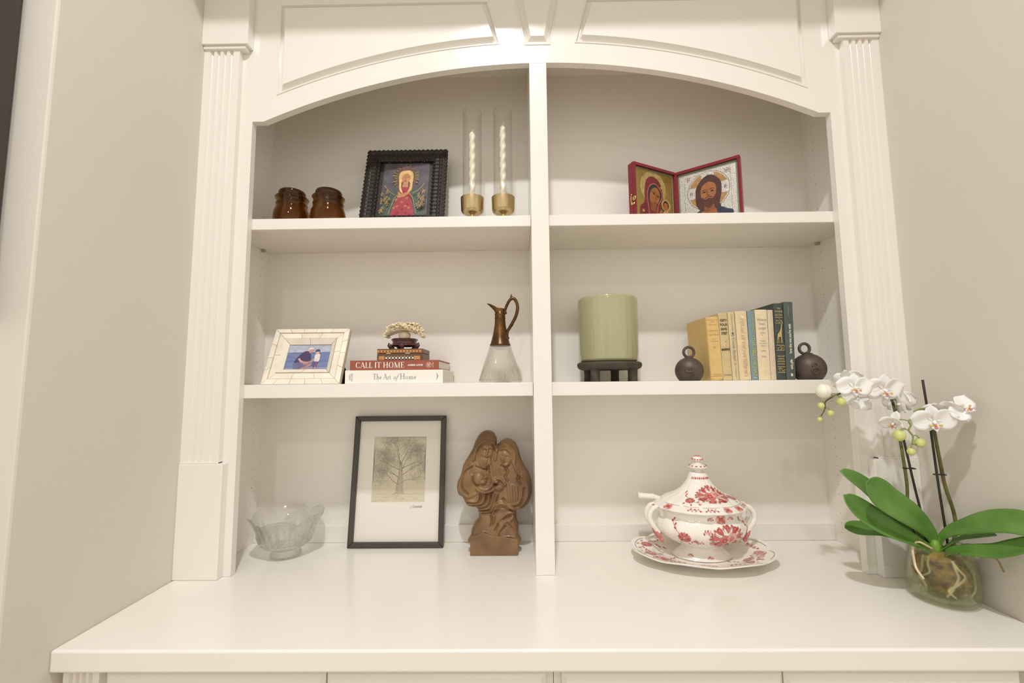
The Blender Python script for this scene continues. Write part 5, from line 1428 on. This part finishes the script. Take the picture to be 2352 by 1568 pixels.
STK = mat('black_stake', '#2b2a22', .5, noise=.2, nscale=40); STEM = mat('olive_stem', '#6b6a34', .5, col2='#504c26', nscale=60); BRCH = mat('green_branch', '#8d9a55', .5, noise=.15, nscale=60)
stk1 = [(.7557, -.090, .3951), (.7663, -.090, .3566), (.7768, -.100, .2261), (.7869, -.100, .1591), (.7923, -.105, .0600)]
stk2 = [(.7976, -.120, .4446), (.8045, -.120, .3373), (.8092, -.120, .2305), (.8203, -.115, .1234), (.8229, -.115, .0600)]
for s in (stk1, stk2): MB().tube([loc(p) for p in spline(s, 4)], .0022, 8).build('stake', STK, orch, smooth=True)
st1 = [(.7891, -.105, .080), (.7700, -.098, .1350), (.7600, -.100, .1800), (.7622, -.100, .2262), (.7648, -.091, .3100), (.7591, -.090, .3809), (.7522, -.085, .4138), (.7287, -.078, .4234), (.6812, -.078, .4257), (.6443, -.085, .4147), (.6121, -.090, .4001), (.6090, -.090, .3841), (.5994, -.090, .3682)]
p = spline([loc(q) for q in st1], 5); MB().tube(p, [.0030 - .0017 * min(1, max(0, (i - 22) / 34)) for i in range(len(p))], 9).build('flower_stem', STEM, orch, smooth=True)
st2 = [(.8250, -.115, .080), (.8400, -.110, .1150), (.8463, -.110, .1394), (.8440, -.110, .1745), (.8283, -.115, .2204), (.8200, -.118, .2654), (.8070, -.125, .3378), (.8013, -.130, .3652), (.8097, -.140, .3837), (.8229, -.150, .3930)]
p = spline([loc(q) for q in st2], 5); MB().tube(p, [.0033 - .0016 * max(0, (i - 25) / 22) for i in range(len(p))], 9).build('flower_stem', STEM, orch, smooth=True)
br = [(.8013, -.132, .3690), (.7850, -.137, .3820), (.7717, -.140, .3858), (.7570, -.140, .3806), (.7559, -.140, .3691), (.7428, -.140, .3612), (.7463, -.140, .3515), (.7410, -.140, .3418), (.7487, -.140, .3303), (.7465, -.140, .3154), (.7533, -.140, .3127)]
MB().tube([loc(q) for q in spline(br, 3)], .0016, 8).build('branch', BRCH, orch, smooth=True)
for c, s in (((.7690, -.1, .2578), 1), ((.8145, -.118, .2485), 1)):
    q = Vector(loc(c))
    b = MB(); b.tube([q + Vector((-.014, -.002, .001)), q + Vector((.013, -.002, -.001))], .0013, 6)
    for dx in (-.0068, .0068): b.tube([q + Vector((dx + .0036 * math.cos(k * PI / 5), .0036 * math.sin(k * PI / 5), 0)) for k in range(11)], .0012, 6, cap=False)
    b.build('stem_clip', STK, orch, smooth=True)

PET = mat('white_petal', '#f1efec', .5, sss=.15, noise=.02, nscale=20); PETS = mat('greenish_petal', '#eef0d6', .5, sss=.15)
LIPY, LIPP, COLW = mat('yellow_lip', '#e3b557', .45), mat('magenta_throat', '#cc85a2', .45), mat('white_column', '#f4f0e8', .45)
LIPR = mat('orange_throat', '#cf6a3a', .45)
def petal_mesh(L, W, cup, back, wavy, m, parent, rot, nm='petal'):
    rows = []
    for i in range(11):
        u = i / 10; w = W / 2 * (math.sin(PI * min(1, u * .98 + .02) ** .85)) ** .48 * (1 - .25 * (1 - u))
        row = []
        for j in range(9):
            v = -1 + j / 4
            z = L * u * (1 - .10 * abs(v) ** 2 * u); x = w * v
            y = -cup * (x / W) ** 2 * W * 1.4 + back * u * u * L + wavy * W * .06 * math.sin(5 * u + 3 * v)
            row.append((x, y, z))
        rows.append(row)
    o = MB().grid(rows).build(nm, m, parent, smooth=True, solid=.0006)
    o.rotation_euler = rot
    return o
def flower(c, face, size, spin=0.0, openness=1.0, lip=True):
    """face = direction the bloom looks; built facing -y with z up"""
    d = Vector(face).normalized()
    f = bpy.data.objects
    b = MB(); s = size
    b.tube([(0, .006 * s, 0), (0, -.006 * s, .0), (0, -.010 * s, -.001 * s)], [.0030 * s, .0034 * s, .0022 * s], 9)
    b.ball((0, -.0105 * s, -.0005 * s), (.0032 * s, .0030 * s, .0026 * s), 10, 7)
    o = b.build('flower', COLW, orch, smooth=True)
    o.location = loc(c)
    q = d.to_track_quat('-Y', 'Z'); o.rotation_mode = 'QUATERNION'; o.rotation_quaternion = q @ Euler((0, spin, 0)).to_quaternion()
    k = openness; fold = (1 - k) * 1.1
    for a, L, W in ((0, .036, .027), (2.25, .034, .024), (-2.25, .034, .024)):
        petal_mesh(L * s, W * s, .16, .10 * k, .6, PET, o, (-fold * .8, a, 0) if a == 0 else (0, a, 0), 'sepal')
    for sg in (-1, 1):
        e = petal_mesh(.041 * s, .050 * s, .20, .06, .8, PET, o, (0, sg * 1.30, 0)); e.location = (0, -.0012 * s, 0)
        if fold: e.rotation_euler = (0, sg * 1.30, -sg * fold)
    if lip:
        b = MB()
        for sg in (-1, 1):   # side lobes curling up round the column
            rows = []
            for i in range(7):
                u = i / 6
                rows.append([(sg * (.003 + .0080 * math.sin(PI * u * .8)) * s, (-.005 - .010 * u) * s, (-.006 + .0085 * u * w - .002) * s) for w in np.linspace(0, 1, 5)])
            b.grid(rows, mi=0)
            b.ball((sg * .0070 * s, -.0145 * s, -.0045 * s), (.0028 * s, .0024 * s, .0018 * s), 8, 6, mi=1)
        rows = []
        for i in range(7):
            u = i / 6; w = (.0035 + .0055 * math.sin(PI * min(1, u * 1.05))) * (1 - .6 * u)
            rows.append([(v * w * s, (-.006 - .012 * u + .003 * abs(v)) * s, (-.006 - .011 * u) * s) for v in np.linspace(-1, 1, 7)])
        b.grid(rows, mi=0)
        b.ball((0, -.0130 * s, -.0060 * s), (.0024 * s, .0026 * s, .0014 * s), 8, 6, mi=3)
        b.ball((0, -.0145 * s, -.0095 * s), (.0034 * s, .0014 * s, .0016 * s), 8, 6, mi=2)
        lo = b.build('lip', [PET, LIPY, LIPP, LIPR], o, smooth=True, solid=.0005)
    return o
def stalk(a, b_, m=BRCH):
    a, b_ = Vector(loc(a)), Vector(loc(b_)); mid = (a + b_) / 2 + Vector((0, 0, .004))
    MB().tube(spline([a, mid, b_], 4), .0011, 6).build('flower_stalk', m, orch, smooth=True)
FL = [  # centre, looks towards, size, spin, openness, joint on the stem
    ((.6650, -.104, .4290), (-.28, -.90, -.06), .90, .05, 1, (.6812, -.078, .4257)),
    ((.7310, -.100, .4240), (-.20, -.92, -.22), .98, 0.02, 1, (.7287, -.078, .4234)),
    ((.6790, -.066, .4430), (.35, .80, .35), .82, .2, 1, (.6900, -.078, .4257)),
    ((.7000, -.064, .4030), (.1, .85, -.35), .80, 2.6, 1, (.7050, -.078, .4250)),
    ((.7600, -.104, .3930), (.92, -.30, .10), .86, .1, .8, (.7591, -.090, .3809)),
    ((.7830, -.074, .3970), (.30, .75, .15), .84, .0, 1, (.7560, -.088, .4000)),
    ((.7350, -.114, .3560), (-.75, -.35, -.50), .70, .3, .35, (.7428, -.140, .3612)),
    ((.7790, -.156, .3610), (-.52, -.80, -.20), .96, -.1, .9, (.7990, -.132, .3690)),
    ((.8030, -.150, .3800), (.25, .30, .45), .95, .4, 1, (.8097, -.140, .3837)),
    ((.8230, -.172, .3860), (-.10, -.55, .30), .80, -.9, .9, (.8200, -.148, .3910)),
]
for c, fc, sz, sp, op, j in FL:
    flower(c, fc, sz, sp, op); stalk(j, c)
# unopened and half-open buds
BUD = mat('lime_bud', '#d2d58c', .45, col2='#c2c876', nscale=30, sss=.15); BUDW = mat('white_bud', '#eff0df', .45, sss=.2, noise=.05, nscale=20)
def bud(c, r, joint, m=BUD, sq=1.0):
    b = MB(); b.ball((0, 0, 0), (r, r * .95, r * 1.02 * sq), 16, 12)
    for k in range(3):
        a = 2 * PI * k / 3 + .4
        b.tube([(r * 1.0 * math.sin(e) * math.cos(a), r * .96 * math.sin(e) * math.sin(a), r * 1.03 * sq * math.cos(e)) for e in np.linspace(.1, 3.0, 10)], r * .05, 5)
    o = b.build('bud', m, orch, smooth=True); o.location = loc(c)
    stalk(joint, (c[0], c[1], c[2] + r * .9))
bud((.6092, -.090, .4220), .0150, (.6300, -.0875, .4090), BUDW, 1.0)
for c, r, j in (((.6441, -.092, .3985), .0092, (.6300, -.0875, .4085)), ((.6010, -.090, .3905), .0068, (.6090, -.090, .3960)), ((.6200, -.090, .3740), .0066, (.6090, -.090, .3841)), ((.5960, -.090, .3610), .0048, (.5994, -.090, .3690)),
                ((.7215, -.140, .3315), .0108, (.7410, -.140, .3418)), ((.7620, -.140, .3165), .0092, (.7487, -.140, .3303)), ((.7424, -.140, .2990), .0072, (.7465, -.140, .3154))):
    bud(c, r, j)
import OpenImageIO as oiio, numpy as np, sys
im=oiio.ImageBuf('/workdir/render_main.png').get_pixels(oiio.UINT8)
h,w=im.shape[:2]; s=w/2352
P={'counter':(1000,1420),'counterR':(1700,1420),'backlit mid':(830,800),'backlit midR':(1500,840),'unlit arch':(900,260),'unlit archR':(1500,250),'Lwall':(250,700),'Rwall':(2200,600),'shelf face':(900,515),'mid shelf face':(900,897),'val shadow':(1000,40),'valance':(1700,150),'weakmid':(1000,700),'unlit mid':(1000,610),'bot weak':(700,1080),'bot unlit':(700,960),'bot lit':(760,1190),'underside':(900,555),'stile L':(545,900),'base L':(450,1200),'divider':(1248,700),'counter edge':(1200,1515),'lwall far':(60,300)}
for k,(u,v) in P.items():
    a=im[int(v*s)-2:int(v*s)+3,int(u*s)-2:int(u*s)+3,:3].reshape(-1,3).mean(0); print(f'{k:14s}',a.round().astype(int))
